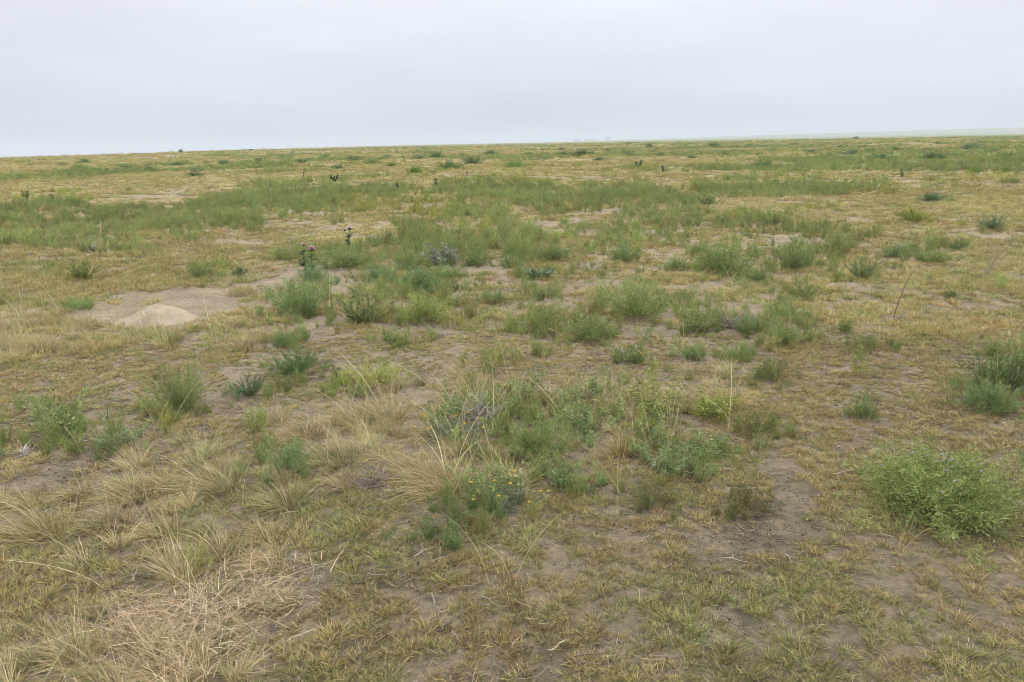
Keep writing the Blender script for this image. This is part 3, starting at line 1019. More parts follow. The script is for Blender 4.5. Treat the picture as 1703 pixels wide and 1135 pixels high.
def build_bushes():
    B = [
        # kind, x, y, w, h, label, tint
        ('feather', 495, 532, 120, 62, 'tall bright feathery bush just right of the bare dirt around the sand mound', (0.95, 1.08, 1.0)),
        ('spiky', 600, 545, 120, 52, 'loose bush of upright narrow-leaved shoots right beside the tall feathery bush', (1.1, 1.05, 0.95)),
        ('feather', 705, 490, 84, 46, 'dense deep green rounded bush between bare dirt and grey silver-leaved plant', (0.78, 0.95, 0.95)),
        ('feather', 630, 468, 54, 32, 'small round bush on the rear edge of the bare dirt below the pink thistle', (0.82, 1.0, 0.98)),
        ('feather', 706, 538, 84, 44, 'low yellowish-green bush in front of the dense deep green rounded one', (1.25, 1.2, 0.9)),
        ('feather', 1062, 540, 150, 66, 'widest bright green bush in mid-plain with a rust-brown weed at its side', (1.1, 1.12, 0.95)),
        ('feather', 1212, 458, 96, 56, 'tall soft green bush on pale bare soil nearest the middle of three in a row', (0.95, 1.0, 0.9)),
        ('feather', 1330, 452, 78, 50, 'upright green bush beside a small gap of pale soil, middle of three in a row', (0.95, 1.0, 0.92)),
        ('feather', 1396, 424, 62, 38, 'brown-tinged feathery bush at the end of the row of three on pale soil', (1.05, 0.92, 0.85)),
        ('herb', 1166, 560, 62, 50, 'pale leafy bush left of the grey dead twigs in mid-plain', (1.0, 1.0, 0.9)),
        ('feather', 1240, 562, 52, 38, 'blue-green feathery bush right of the grey dead twigs in mid-plain', (0.9, 1.02, 0.98)),
        ('feather', 1310, 577, 74, 30, 'flat spreading green bush below the leaning dry stalk on its grey twig bed', (1.0, 1.0, 0.9)),
        ('herb', 76, 735, 112, 74, 'bright green leafy bush near the left edge above pale twigs', (0.95, 1.05, 0.85)),
        ('feather', 300, 695, 96, 84, 'airy grey-green bush standing in olive turf left of the bare clay track', (1.05, 1.0, 0.95)),
        ('herb', 180, 755, 84, 34, 'low grey-green leafy herb beside the bright leafy bush and dead twigs', (0.85, 0.95, 1.0)),
        ('spiky', 482, 630, 80, 38, 'small dark spiky bush on the bare clay behind the blond grass', (0.8, 0.9, 0.85)),
        ('spiky', 412, 664, 52, 34, 'little dark grey-green bush alone on the bare clay track', (0.75, 0.88, 0.95)),
        ('feather', 1648, 690, 92, 54, 'soft blue-green bush in front of the dark twiggy shrub at the right edge', (0.88, 1.0, 0.98)),
        ('feather', 470, 797, 96, 52, 'blue-green feathery bush sunk among blond grass clumps', (0.9, 1.02, 1.0)),
        ('feather', 890, 772, 110, 70, 'fine dark green bush in the middle of the tangled herbs and stalks', (0.95, 1.02, 0.86)),
        ('film', 1295, 642, 64, 48, 'brownish-olive wispy bush on short turf right of the golden grass clump', (0.95, 0.9, 0.9)),
        ('feather', 912, 552, 84, 50, 'yellow-green bush with a thin tall grass stalk arching from it', (1.15, 1.1, 0.9)),
        ('feather', 985, 572, 90, 40, 'pale leafy low bush just right of the yellow-green bush with the arching stalk', (1.1, 1.1, 1.0)),
        ('feather', 925, 436, 84, 34, 'soft green bush directly behind and right of the broad-leaved grey-blue plant', (0.9, 0.95, 0.85)),
        ('herb', 790, 442, 62, 32, 'dark leafy green bush right of the silver-grey plant', (0.8, 0.9, 0.75)),
        ('herb', 855, 444, 50, 30, 'small leafy bush left behind the broad-leaved grey-blue plant', (0.8, 0.95, 0.85)),
        ('feather', 566, 448, 84, 36, 'wide green bush at the foot of the two-headed pink thistle', (0.9, 0.95, 0.85)),
        ('feather', 680, 448, 66, 36, 'green bush left of the silver-grey plant with bare twigs at its foot', (0.95, 1.0, 0.9)),
        ('herb', 742, 462, 48, 28, 'low leafy plant in front of the silver-grey plant', (0.95, 1.05, 0.85)),
        ('feather', 518, 474, 56, 36, 'soft green bush below the deep purple thistle head', (0.8, 0.95, 0.95)),
        ('spiky', 133, 472, 46, 34, 'thin yellow-green bush in olive turf above the pale sand mound, left', (1.3, 1.15, 0.85)),
        ('herb', 124, 516, 42, 20, 'vivid green little plant on the far rim of the bare dirt', (0.85, 1.2, 0.9)),
        ('feather', 327, 466, 56, 28, 'grass-like green bush midway between sand mound and green weed drift', (0.95, 1.0, 0.85)),
        ('sage', 396, 461, 28, 19, 'small dark blue-green bush in dry turf behind the arching straw stalks', (0.62, 0.8, 0.85)),
        ('film', 1440, 592, 70, 34, 'wispy olive bush in tan turf between bare soil gaps, right of centre', (0.9, 0.95, 0.85)),
        ('film', 745, 905, 130, 58, 'filmy dull green plant spreading low on bare soil below the yellow flowers', (0.72, 0.9, 0.85)),
        ('red', 790, 888, 34, 22, 'small reddish weed at the tip of the filmy dull green plant', (1, 1, 1)),
        ('red', 978, 530, 46, 32, 'rust-brown dry weed beside the widest bright green bush', (1, 1, 1)),
        ('film', 1085, 850, 100, 46, 'olive-brown twiggy plant at the lower end of the herb tangle', (0.9, 0.85, 0.75)),
        ('film', 1270, 862, 90, 48, 'dark brown-green plant on tan turf beside the damp soil track', (0.75, 0.7, 0.7)),
        ('herb', 1120, 800, 84, 44, 'pale grey-green herb with a small white scrap of bark at its foot', (0.95, 1.0, 1.05)),
        ('herb', 1170, 772, 90, 46, 'broad leafy herb behind the pale one, ringed by thin stalks', (0.9, 1.0, 0.85)),
        ('herb', 945, 820, 76, 54, 'bright pale herb at the edge of the damp soil below the dark green bush', (0.95, 1.05, 1.0)),
        ('herb', 800, 838, 90, 48, 'bright green leafy plant beside the leaning blond grass clump', (0.95, 1.05, 0.8)),
        ('herb', 1100, 700, 110, 60, 'yellowish leafy herb among thin arching stalks right of the dark green bush', (1.15, 1.05, 0.75)),
        ('herb', 1195, 700, 90, 48, 'yellow-green herb at the foot of the golden grass clump', (1.15, 1.1, 0.7)),
        ('film', 1260, 735, 84, 56, 'dense olive plant between golden grass clump and short turf', (0.9, 0.95, 0.75)),
        ('feather', 620, 650, 100, 34, 'yellow-green low bush behind the blond grass on bare soil', (1.3, 1.2, 0.85)),
        ('herb', 1440, 700, 40, 60, 'slender upright leafy plant standing alone in right-hand short turf', (0.95, 1.0, 0.85)),
        ('feather', 1230, 600, 50, 26, 'short green tuft-like bush on pale soil below the blue-green feathery one', (0.9, 1.0, 0.85)),
        ('feather', 1150, 600, 46, 26, 'small green bush with a pale bare gap on both sides, in mid-plain', (0.85, 0.98, 0.9)),
        ('herb', 1045, 606, 50, 34, 'small dark leafy bush behind the tangled herbs, between dry stalks', (0.75, 0.88, 0.7)),
        ('sage', 1556, 340, 44, 19, 'round blue-green bush alone on golden grass at the right', (0.95, 1.1, 1.1)),
        ('sage', 1656, 390, 42, 26, 'pale bluish grass-like bush in gold grass below the round blue-green one', (1.1, 1.15, 1.15)),
        ('dark', 1272, 284, 48, 18, 'big dark rounded bush standing clear on the far plain, right of centre', (1.05, 1.1, 1.1)),
        ('dark', 747, 284, 44, 15, 'dark green dome bush on the far plain, beside a smaller rounder one', (1.0, 1.15, 0.9)),
        ('dark', 689, 290, 28, 12, 'smaller round bright green bush left of the dark green dome on the far plain', (1.15, 1.4, 0.9)),
        ('sage', 785, 275, 40, 12, 'grey-green flat bush just behind the dark green dome on the far plain', (0.75, 0.85, 0.8)),
        ('dark', 857, 282, 48, 15, 'wide soft green bush right of the dark green dome on the far plain', (1.4, 1.5, 1.2)),
        ('dark', 1624, 290, 22, 12, 'vivid dark small bush at far right, left one of two alike', (0.8, 1.1, 0.6)),
        ('dark', 1672, 289, 26, 11, 'leaning vivid dark small bush at far right, right one of two alike', (0.8, 1.1, 0.6)),
        ('dark', 1680, 263, 38, 12, 'large mid-green bush near the right edge under the horizon', (1.1, 1.25, 0.8)),
        ('sage', 1352, 256, 28, 8, 'grey-green low bush under the horizon, left of a wider similar one', (0.9, 0.95, 0.9)),
        ('sage', 1418, 258, 34, 9, 'wider grey-green low bush under the horizon at right', (0.9, 0.95, 0.9)),
        ('dark', 1585, 500, 26, 13, 'small blackish-green clump in tan turf right of the leaning dry stalk', (0.8, 0.85, 0.8)),
        ('dark', 1291, 308, 24, 8, 'small dark clump before the long green weed band at right', (0.7, 0.9, 0.7)),
        ('dark', 400, 342, 26, 12, 'dark tufted clump on the upper edge of the left green weed drift', (0.9, 1.0, 0.8)),
        ('sage', 204, 282, 28, 7, 'blue-green low bush on the left plain beside a darker stalk', (0.9, 1.05, 0.95)),
        ('dark', 128, 284, 32, 9, 'widest green bush on the far left plain', (1.2, 1.35, 1.0)),
        ('dark', 33, 300, 24, 9, 'dark green bush by the left edge of the far plain', (1.1, 1.3, 1.0)),
        ('spiky', 1180, 346, 50, 18, 'dark green clump at the end of the weed band beside pale blond grass', (0.75, 0.85, 0.75)),
        ('spiky', 1530, 376, 60, 24, 'olive-green grassy clump on the blond grass at right', (1.3, 1.1, 0.7)),
        ('spiky', 1440, 470, 60, 34, 'grey-green grassy bush on dirt behind the leaning dry stalk', (1.0, 1.0, 1.0)),
        ('spiky', 1345, 500, 56, 30, 'pale green loose bush left behind the leaning dry stalk', (1.2, 1.15, 0.95)),
        ('feather', 1265, 470, 46, 24, 'short grey-green bush on the bare soil between the tall soft bush and turf', (0.8, 0.9, 0.9)),
        ('feather', 1130, 452, 48, 26, 'small tousled bush on pale soil left of the tall soft green bush', (0.95, 1.0, 0.9)),
        ('feather', 1040, 440, 60, 30, 'rounded green bush behind the widest one, pale soil at its foot', (0.85, 0.98, 0.9)),
        ('feather', 1500, 430, 50, 26, 'grey-green low bush below the dark earth ledge at right', (0.85, 0.95, 1.0)),
        ('feather', 1600, 420, 44, 22, 'dull green low bush at the right end of the dark earth ledge', (0.75, 0.82, 0.8)),
        ('feather', 1560, 440, 60, 24, 'green low bush before the dark earth ledge at right', (0.9, 1.0, 0.95)),
        ('feather', 820, 508, 50, 24, 'small grey-green bush on bare soil right of the yellowish low bush', (0.9, 0.95, 0.95)),
        ('herb', 660, 575, 56, 26, 'low leafy green plant on turf below the yellowish low bush', (0.9, 0.95, 0.8)),
        ('feather', 470, 580, 50, 26, 'blue-green small bush below the tall feathery bush, on tan turf', (0.85, 1.0, 0.95)),
    ]
    for b in B:
        nm = {'red': 'dry_weed', 'herb': 'leafy_herb', 'sage': 'sage_bush', 'dark': 'dark_bush'}.get(b[0], 'green_bush')
        cat = {'red': 'weed', 'herb': 'herb'}.get(b[0], 'bush')
        small = b[2] < 320 and b[3] < 60
        bush(b[0], b[1], b[2], b[3], b[4], b[5], cat, nm, b[6], single=small)
    far = [(588, 271, 34), (616, 275, 28), (621, 262, 10), (643, 260, 16), (697, 267, 20), (725, 266, 36), (770, 260, 18), (815, 258, 30), (879, 258, 18), (907, 258, 20),
           (936, 259, 26), (969, 263, 40), (996, 270, 24), (1045, 241, 14), (1081, 245, 18), (1088, 253, 18), (1123, 256, 22), (1046, 260, 30), (934, 251, 16), (702, 248, 10),
           (1188, 246, 32), (1208, 259, 22), (1235, 253, 12), (1283, 251, 20), (1323, 241, 16), (1380, 262, 26), (1447, 252, 16), (1490, 252, 20), (1587, 259, 18), (1618, 251, 40),
           (1559, 267, 40), (1367, 290, 14), (1470, 269, 40), (102, 276, 18), (48, 277, 16), (296, 278, 20), (326, 287, 26), (321, 297, 30), (246, 286, 24), (371, 277, 24),
           (428, 271, 22), (468, 262, 14), (137, 272, 24), (540, 262, 20), (500, 275, 26), (560, 285, 24), (650, 280, 18), (900, 268, 24), (1150, 266, 22), (1540, 252, 20), (1655, 255, 18), (1400, 245, 18), (1250, 243, 14), (1100, 262, 18), (850, 262, 14), (1010, 252, 14)]
    for (x, y, w) in far:
        k = 'dark' if rng.uniform() < 0.6 else 'sage'
        v = rng.uniform(0.8, 1.2)
        w *= 1.0
        bush(k, x, y, w, max(3.5, w * rng.uniform(0.26, 0.38)), 'tiny low green bush, one of the many dotting the far plain under the horizon', 'bush', 'far_bush', (v * 0.95, v * 1.05, v), 'tiny bushes dotting the far plain', True)


def g_flower_ball(r, c):
    g = Geo()
    n = 60
    D, a, t = fan(n, 0, 1.9)
    g.strips(D * r * 0.3, D, rng.normal(0, 0.1, (n, 3)), r, r * 0.35, 2, pick(n, [c]), pick(n, [tuple(min(1, v * 1.2) for v in c)]), power=4)
    return g


def thistle(px, py, hpx, heads, label, pale=False):
    (x, y), t = ground_at(px, py)
    H = hpx * t / F
    e = empty('thistle', x, y)
    tag(e, label, 'thistle')
    st = Geo()
    pts = [np.array([0.01 * math.sin(u * 5), 0, u * H * 0.93]) for u in np.linspace(-0.02, 1, 8)]
    st.tube(pts, np.linspace(0.010, 0.006, 8) * 1.1, A(0.12, 0.15, 0.09), 6)
    lf = Geo()
    n = 34
    u = rng.uniform(0.03, 0.93, n)
    az = rng.uniform(0, 6.28, n)
    el = 0.9 - 0.7 * u
    D = np.stack([np.cos(az) * np.cos(0.5), np.sin(az) * np.cos(0.5), np.full(n, math.sin(0.5))], 1)
    P = np.stack([np.zeros(n), np.zeros(n), u * H * 0.95], 1)
    L = (0.15 - 0.09 * u) * min(1.1, H / 0.42)
    side = np.cross(D, np.array([0, 0, 1.0]))
    c = pick(n, [(0.10, 0.14, 0.075), (0.13, 0.17, 0.095)])
    lf.strips(P, D, np.stack([D[:, 0] * 0, D[:, 1] * 0, -0.4 + 0.3 * u], 1), L, 0.030, 4, c, c * 1.1, side=side, power=1.3)
    # lobes with spines along each leaf
    for q in (0.3, 0.5, 0.7):
        for sg in (-1, 1):
            B = P + D * (L * q)[:, None] + np.array([0, 0, -0.25])[None] * (L * q * q)[:, None]
            sd = side / np.linalg.norm(side, axis=1, keepdims=True)
            lf.leaves(B, sd * sg + D * 0.6 + np.array([0, 0, 0.25]), 0.034, 0.012, c * 1.05)
    part('stem', st, ML, e)
    part('foliage', lf, ML, e)
    for (dx, dz, sc) in heads:
        hp = np.array([dx * t / F, 0, H + dz * t / F])
        hd = Geo()
        if abs(dx) > 1:
            st2 = Geo()
            st2.tube([np.array([0, 0, H * 0.72]), np.array([hp[0] * 0.7, 0, H * 0.8]), hp - np.array([0, 0, 0.02])], [0.005, 0.004, 0.004], A(0.12, 0.15, 0.09), 5)
            part('branch', st2, ML, e)
        # spiny cup
        rr = 0.021 * sc
        prof = [(0.2, -1.0), (0.75, -0.75), (1.0, -0.2), (0.95, 0.3), (0.75, 0.6)]
        k = 12
        v, q = [], []
        for (a, b) in prof:
            for j in range(k):
                th = j * 2 * math.pi / k
                v.append(hp + np.array([math.cos(th) * a * rr, math.sin(th) * a * rr, b * rr]))
        for i in range(len(prof) - 1):
            for j in range(k):
                q.append((i * k + j, i * k + (j + 1) % k, (i + 1) * k + (j + 1) % k, (i + 1) * k + j))
        hd.add(np.array(v), A(0.10, 0.12, 0.07), q)
        nn = 60
        D2, _, _ = fan(nn, 0.8, 2.3)
        hd.leaves(hp + D2 * rr * 0.9, D2 + np.array([0, 0, 0.5]), 0.012 * sc, 0.004, pick(nn, [(0.14, 0.15, 0.09), (0.08, 0.09, 0.05)]))
        ho = part('flower_head', hd, ML, e)
        c = (0.62, 0.47, 0.50) if pale else (0.54, 0.34, 0.40)
        fl = g_flower_ball(0.036 * sc, c)
        fl.v = [v * np.array([1, 1, 0.75]) + hp + np.array([0, 0, 0.012 * sc]) for v in fl.v]
        part('petals', fl, ML, ho)
    return e


def dead_brush(px, py, w, h, label, n=46, col=(0.30, 0.265, 0.235), r=0.0022, name='dead_brush', upright=False):
    (x, y), t = ground_at(px, py)
    W, H = w * t / F, h * t / F
    e = Geo()
    for i in range(n):
        a = rng.uniform(0, 6.28)
        el = rng.uniform(0.6, 1.35) if upright else rng.uniform(0.02, 0.6)
        L = W * rng.uniform(0.25, 0.6) if not upright else H * rng.uniform(0.5, 1)
        p = np.array([rng.normal(0, W * 0.14), rng.normal(0, W * 0.14), rng.uniform(0, H * 0.35)])
        if upright:
            p *= 0.2
        d = np.array([math.cos(a) * math.cos(el), math.sin(a) * math.cos(el), math.sin(el)])
        pts = [p]
        for s in range(4):
            d = d + rng.normal(0, 0.16, 3)
            d /= np.linalg.norm(d)
            pts.append(pts[-1] + d * L / 4)
        pts = np.array(pts)
        pts[:, 2] = np.abs(pts[:, 2])
        cc = np.array(col) * rng.uniform(0.55, 1.25)
        e.tube(pts, np.linspace(1, 0.35, 5) * r * rng.uniform(0.6, 1.3), cc, 4)
        if rng.uniform() < 0.6:
            k = rng.integers(1, 4)
            d2 = d + rng.normal(0, 0.5, 3)
            d2[2] = abs(d2[2])
            e.tube([pts[k], pts[k] + d2 * L * 0.15, pts[k] + d2 * L * 0.3], np.array([0.6, 0.5, 0.3]) * r, cc, 4)
    o = bpy.data.objects.new(name, e.mesh(name, MW))
    COL.objects.link(o)
    o.location = (x, y + W * 0.2, z1(x, y + W * 0.2))
    tag(o, label, 'dead brush')
    return o


def grass_clump(px, py, w, h, label, lean=-0.4, green=0.35, tint=(1, 1, 1), nb=420, stalks=5):
    (x, y), t = ground_at(px, py)
    y += w * t / F * 0.15
    W, H = w * t / F, h * t / F
    e = empty('bunch_grass_clump', x, y)
    tag(e, label, 'grass clump')
    L = max(H * 1.02, W * 0.54)
    lean *= 0.65
    bl = g_bunch(nb, W * 0.25, (L * 0.45, L), 0.0026, (lean, rng.uniform(-0.1, 0.2)), droop=(0.2, 0.8), green=min(0.85, green + 0.12))
    o = part('blades', bl, ML, e)
    o.color = (*tint, 1)
    if stalks:
        g = Geo()
        n = stalks
        D, a, tt = fan(n, 0.05, 0.5)
        D[:, 0] += lean * 0.4
        P = np.zeros((n, 3))
        P[:, :2] = rng.normal(0, W * 0.08, (n, 2))
        c = pick(n, [STRAW, (0.40, 0.33, 0.17)])
        g.strips(P, D, np.stack([np.full(n, lean * 0.6), rng.normal(0, .1, n), -rng.uniform(0.15, 0.5, n)], 1), rng.uniform(0.9, 1.35, n) * L, 0.0024, 7, c, c, power=6)
        part('seed_stalk', g, ML, e)


def stalk(px, py, tip, label, bow=0.15, r=0.0016, col=(0.42, 0.36, 0.2), head=True, group=None, name='grass_stalk', cat='grass stalk'):
    """one tall stalk from its foot to a tip given as pixels beside it"""
    (x, y), t = ground_at(px, py)
    dx, dz = (tip[0] - px) * t / F, (py - tip[1]) * t / F * 1.03
    e = Geo()
    u = np.linspace(0, 1, 9)
    L = math.hypot(dx, dz)
    pts = np.stack([dx * (u * (1 - bow) + bow * u ** 2.2), 0.06 * L * np.sin(u * 2), dz * (u + bow * np.sin(u * math.pi) * 0.9)], 1)
    e.tube(pts, r * (1.25 - 0.8 * u), np.array(col), 5)
    o = empty(name, x, y)
    tag(o, label, cat, group)
    part('stem', e, ML, o)
    if head:
        n = 36
        k = rng.uniform(0.74, 1.0, n)
        B = np.stack([np.interp(k, u, pts[:, i]) for i in range(3)], 1)
        d = (pts[-1] - pts[-3]) / np.linalg.norm(pts[-1] - pts[-3])
        h = Geo()
        h.leaves(B, d + rng.normal(0, 0.22, (n, 3)), 0.018, 0.0035, pick(n, [STRAW, (0.34, 0.29, 0.15)]))
        part('seed_head', h, ML, o)
    return o


def build_things():
    # ---- sand mound
    x, y = MOUND_XY
    (_, _), t = ground_at(266, 541)
    Rm, Hm = 54 * t / F, 31 * t / F
    nr, na = 40, 72
    v, q = [], []
    for i in range(nr):
        u = i / (nr - 1)
        for j in range(na):
            a = j * 2 * math.pi / na
            wob = 1 + 0.10 * math.sin(a * 2 + 0.6) + 0.05 * math.sin(a * 5 + 2)
            rr = Rm * u * wob * 1.15
            px_, py_ = rr * math.cos(a), rr * math.sin(a)
            h = Hm * ((1 - sstep(0.0, 1.0, np.array(u))) * 0.45 + 0.55 * max(0, 1 - u) ** 1.0)
            h = float(h) - 0.10 * Hm * math.exp(-(u / 0.16) ** 2)
            v.append((px_, py_, h))
    v = np.array(v)
    n = (fbm(v[:, 0] / 0.05 + 9, v[:, 1] / 0.05, 4, 3) - 0.5) * 0.02 + (fbm(v[:, 0] / 0.17 + 3, v[:, 1] / 0.17, 14, 2) - 0.5) * 0.075
    v[:, 2] += n + zf(v[:, 0] + x, v[:, 1] + y) * 1.0 - z1(x, y) - 0.012 * (np.hypot(v[:, 0], v[:, 1]) / Rm) ** 2
    for i in range(nr - 1):
        for j in range(na):
            j2 = (j + 1) % na
            q.append((i * na + j, (i + 1) * na + j, (i + 1) * na + j2, i * na + j2))
    g = Geo()
    g.add(v, A(0.44, 0.355, 0.265), q)
    m, N, L = new_mat('ant_hill_gravel')
    out = N.new('ShaderNodeOutputMaterial')
    p = N.new('ShaderNodeBsdfPrincipled')
    p.inputs['Roughness'].default_value = 0.95
    p.inputs['Specular IOR Level'].default_value = 0.1
    tc = N.new('ShaderNodeTexCoord')
    n1 = N.new('ShaderNodeTexNoise')
    n1.inputs['Scale'].default_value = 110
    n1.inputs['Detail'].default_value = 3
    n2 = N.new('ShaderNodeTexNoise')
    n2.inputs['Scale'].default_value = 9
    n2.inputs['Detail'].default_value = 5
    r1 = N.new('ShaderNodeValToRGB')
    r1.color_ramp.elements[0].position, r1.color_ramp.elements[1].position = 0.35, 0.7
    r1.color_ramp.elements[0].color, r1.color_ramp.elements[1].color = (0.25, 0.208, 0.153, 1), (0.41, 0.35, 0.27, 1)
    r2 = N.new('ShaderNodeValToRGB')
    r2.color_ramp.elements[0].color, r2.color_ramp.elements[1].color = (0.8, 0.78, 0.76, 1), (1.1, 1.1, 1.1, 1)
    mx = N.new('ShaderNodeMix')
    mx.data_type = 'RGBA'
    mx.blend_type = 'MULTIPLY'
    mx.inputs[0].default_value = 1
    bp = N.new('ShaderNodeBump')
    bp.inputs['Distance'].default_value = 0.008
    for nn in (n1, n2):
        L.new(tc.outputs['Object'], nn.inputs['Vector'])
    L.new(n1.outputs['Fac'], r1.inputs[0])
    L.new(n2.outputs['Fac'], r2.inputs[0])
    L.new(r1.outputs[0], mx.inputs[6])
    L.new(r2.outputs[0], mx.inputs[7])
    L.new(mx.outputs[2], p.inputs['Base Color'])
    L.new(n1.outputs['Fac'], bp.inputs['Height'])
    L.new(bp.outputs[0], p.inputs['Normal'])
    L.new(p.outputs[0], out.inputs['Surface'])
    o = bpy.data.objects.new('ant_mound', g.mesh('ant_mound', m, True))
    COL.objects.link(o)
    o.location = (x, y, z1(x, y) + 0.004)
    tag(o, 'pale cone of sandy gravel rising from a patch of bare dirt', 'mound')

    # ---- thistles
    thistle(521, 466, 52, [(1, 3, 1.25)], 'dark-stemmed thistle with one deep purple flower above the soft green bush')
    thistle(508, 462, 56, [(1, 2, 0.7)], 'thin thistle with one tiny pink flower left of the deep purple one')
    thistle(582, 422, 36, [(2, 6, 1.2), (-6, 4, 0.75)], 'pale pink thistle with two flower heads above dry turf', True)

    # ---- grey-blue broad-leaved plant
    (x, y), t = ground_at(893, 466)
    e = empty('broad_leaved_plant', x, y + 0.15)
    tag(e, 'sprawling plant with broad grey-blue pointed leaves standing up from bare soil', 'plant')
    sc = 62 * t / F
    for i in range(44):
        a = rng.uniform(0, 6.28)
        b = np.array([math.cos(a), math.sin(a), 0]) * sc * rng.uniform(0.02, 0.42)
        el = rng.uniform(0.5, 1.3)
        d = np.array([math.cos(a) * math.cos(el), math.sin(a) * math.cos(el), math.sin(el)])
        L, W = sc * rng.uniform(0.18, 0.32), sc * rng.uniform(0.11, 0.17)
        s = np.cross(d, [0, 0, 1.0])
        s /= np.linalg.norm(s)
        nn = np.cross(s, d)
        b[2] = sc * rng.uniform(0.0, 0.16)
        vs, qs = [], []
        prof = [(0, .12), (.15, .75), (.35, 1.0), (.6, .75), (.85, .3), (1, .02)]
        for (u, w) in prof:
            c = b + d * L * u - np.array([0, 0, 1]) * L * 0.18 * u * u
            vs += [c - s * W / 2 * w + nn * W * 0.22 * w, c, c + s * W / 2 * w + nn * W * 0.22 * w]
        for k in range(len(prof) - 1):
            qs += [(k * 3, k * 3 + 1, k * 3 + 4, k * 3 + 3), (k * 3 + 1, k * 3 + 2, k * 3 + 5, k * 3 + 4)]
        g = Geo()
        cc = np.array([0.115, 0.16, 0.105]) * rng.uniform(0.65, 1.5)
        g.add(np.array(vs), cc, qs)
        g.tube([np.array([0, 0, 0.0]), b * 0.6 + np.array([0, 0, 0.01]), b], [0.006, 0.005, 0.004], A(0.16, 0.19, 0.12), 5)
        part('leaf', g, ML, e, True)

    # ---- silver plant, dead brush, flowering mats
    bush('silver', 735, 440, 62, 34, 'silver-grey leafy plant with pale seed tips between green bushes', 'plant', 'silver_plant', (0.95, 0.97, 1.0))
    dead_brush(790, 706, 105, 36, 'pile of thin grey dead twigs behind the yellow-flowered mat', 70, (0.36, 0.32, 0.30), 0.0028)
    dead_brush(622, 820, 105, 34, 'dark grey twig heap on bare soil left of the leaning blond clump', 70, (0.26, 0.22, 0.19), 0.0026)
    dead_brush(1212, 552, 60, 36, 'grey dead twigs between the pale leafy bush and the blue-green one', 50, (0.25, 0.22, 0.21), 0.004)
    dead_brush(152, 420, 36, 20, 'pale grey dead shrub at the lower edge of the left weed drift', 40, (0.36, 0.33, 0.29), 0.006, 'dead_shrub', True)
    dead_brush(34, 752, 42, 16, 'white bleached twigs on bare soil by the left edge', 26, (0.5, 0.46, 0.42), 0.003)
    dead_brush(128, 742, 40, 12, 'grey twig scraps between the bright leafy bush and low herb', 22, (0.4, 0.36, 0.32), 0.0026)
    dead_brush(1487, 536, 42, 10, 'flat ring of grey twigs at the foot of the leaning dry stalk', 40, (0.33, 0.30, 0.29), 0.004)
    dead_brush(652, 404, 10, 18, 'white bleached dead stems standing in yellow turf right of the pink thistle', 7, (0.62, 0.58, 0.54), 0.007, 'dead_shrub', True)
    dead_brush(985, 452, 56, 12, 'grey twig scatter on soil right of the broad-leaved plant', 34, (0.36, 0.32, 0.28), 0.005)
    dead_brush(855, 490, 40, 10, 'brown-grey twigs and bark on soil below the broad-leaved plant', 30, (0.38, 0.32, 0.27), 0.005)
    dead_brush(735, 560, 50, 8, 'flat grey twig bed on turf below the yellowish low bush', 30, (0.36, 0.32, 0.28), 0.004)
    dead_brush(595, 458, 60, 8, 'line of grey twigs along the rear edge of the bare dirt', 30, (0.36, 0.32, 0.28), 0.005)
    dead_brush(690, 935, 60, 8, 'few grey sticks lying below the filmy dull green plant', 9, (0.27, 0.235, 0.2), 0.002)
    dead_brush(1320, 560, 30, 8, 'small dark twig knot beside the blue-green feathery bush', 20, (0.2, 0.17, 0.15), 0.004)
    for (px, py, w, h, nf, lab) in ((752, 745, 105, 34, 9, 'grey-green mat plant with yellow daisies in front of the grey twig pile'), (845, 852, 100, 28, 9, 'grey-green mat plant with yellow daisies beside a white bark scrap')):
        e = bush('mat', px, py, w, h, lab, 'flowering plant', 'flowering_mat', (0.9, 0.92, 0.95))
        for i in range(nf):
            a, rr = rng.uniform(0, 6.28), 0.26 * math.sqrt(rng.uniform(0, 1))
            c = np.array([rr * math.cos(a), rr * math.sin(a), 0.20 - 0.5 * rr * rr + rng.uniform(-.02, .03)])
            g = Geo()
            k = 10
            th = np.arange(k) * 6.283 / k
            D = np.stack([np.cos(th), np.sin(th), np.full(k, 0.25)], 1)
            g.leaves(np.tile(c, (k, 1)) + D * 0.002, D, 0.010, 0.006, pick(k, [(0.62, 0.44, 0.06)], None, 0.08))
            g.tube([c - np.array([0, 0, 0.002]), c + np.array([0, 0, 0.004])], [0.005, 0.004], A(0.55, 0.33, 0.02), 8)
            g.tube([np.array([c[0] * 0.7, c[1] * 0.7, 0.05]), c], [0.0012, 0.001], A(0.2, 0.22, 0.12), 4)
            part('flower', g, ML, e)

    # ---- the big shrub at lower right, with small lavender flowers
    (x, y), t = ground_at(1622, 893)
    W, H = 345 * t / F, 92 * t / F
    e = empty('flowering_shrub', x, y + W * 0.36)
    tag(e, 'large bushy green shrub with tiny lavender flowers at the lower right', 'shrub')
    f, s = plant(230, H * 1.0, W * 0.56, 1.52, 170, 0.018, 0.0042, [(0.215, 0.27, 0.085), (0.265, 0.315, 0.11), (0.31, 0.34, 0.14), (0.165, 0.21, 0.072)], (0.15, 0.13, 0.07), t0=0.25, branch=0.12, up=0.02, stemw=0.003, hvar=(0.45, 1.12), leafup=0.4, fold=0.1)
    v = np.concatenate(f.v)
    kx = W / (np.percentile(v[:, 0], 99.5) - np.percentile(v[:, 0], 0.5))
    kz = H / np.percentile(v[:, 2], 99.5)
    for gg in (f, s):
        gg.v = [q * np.array([kx, kx, kz]) for q in gg.v]
    part('foliage', f, ML, e)
    part('stem', s, ML, e)
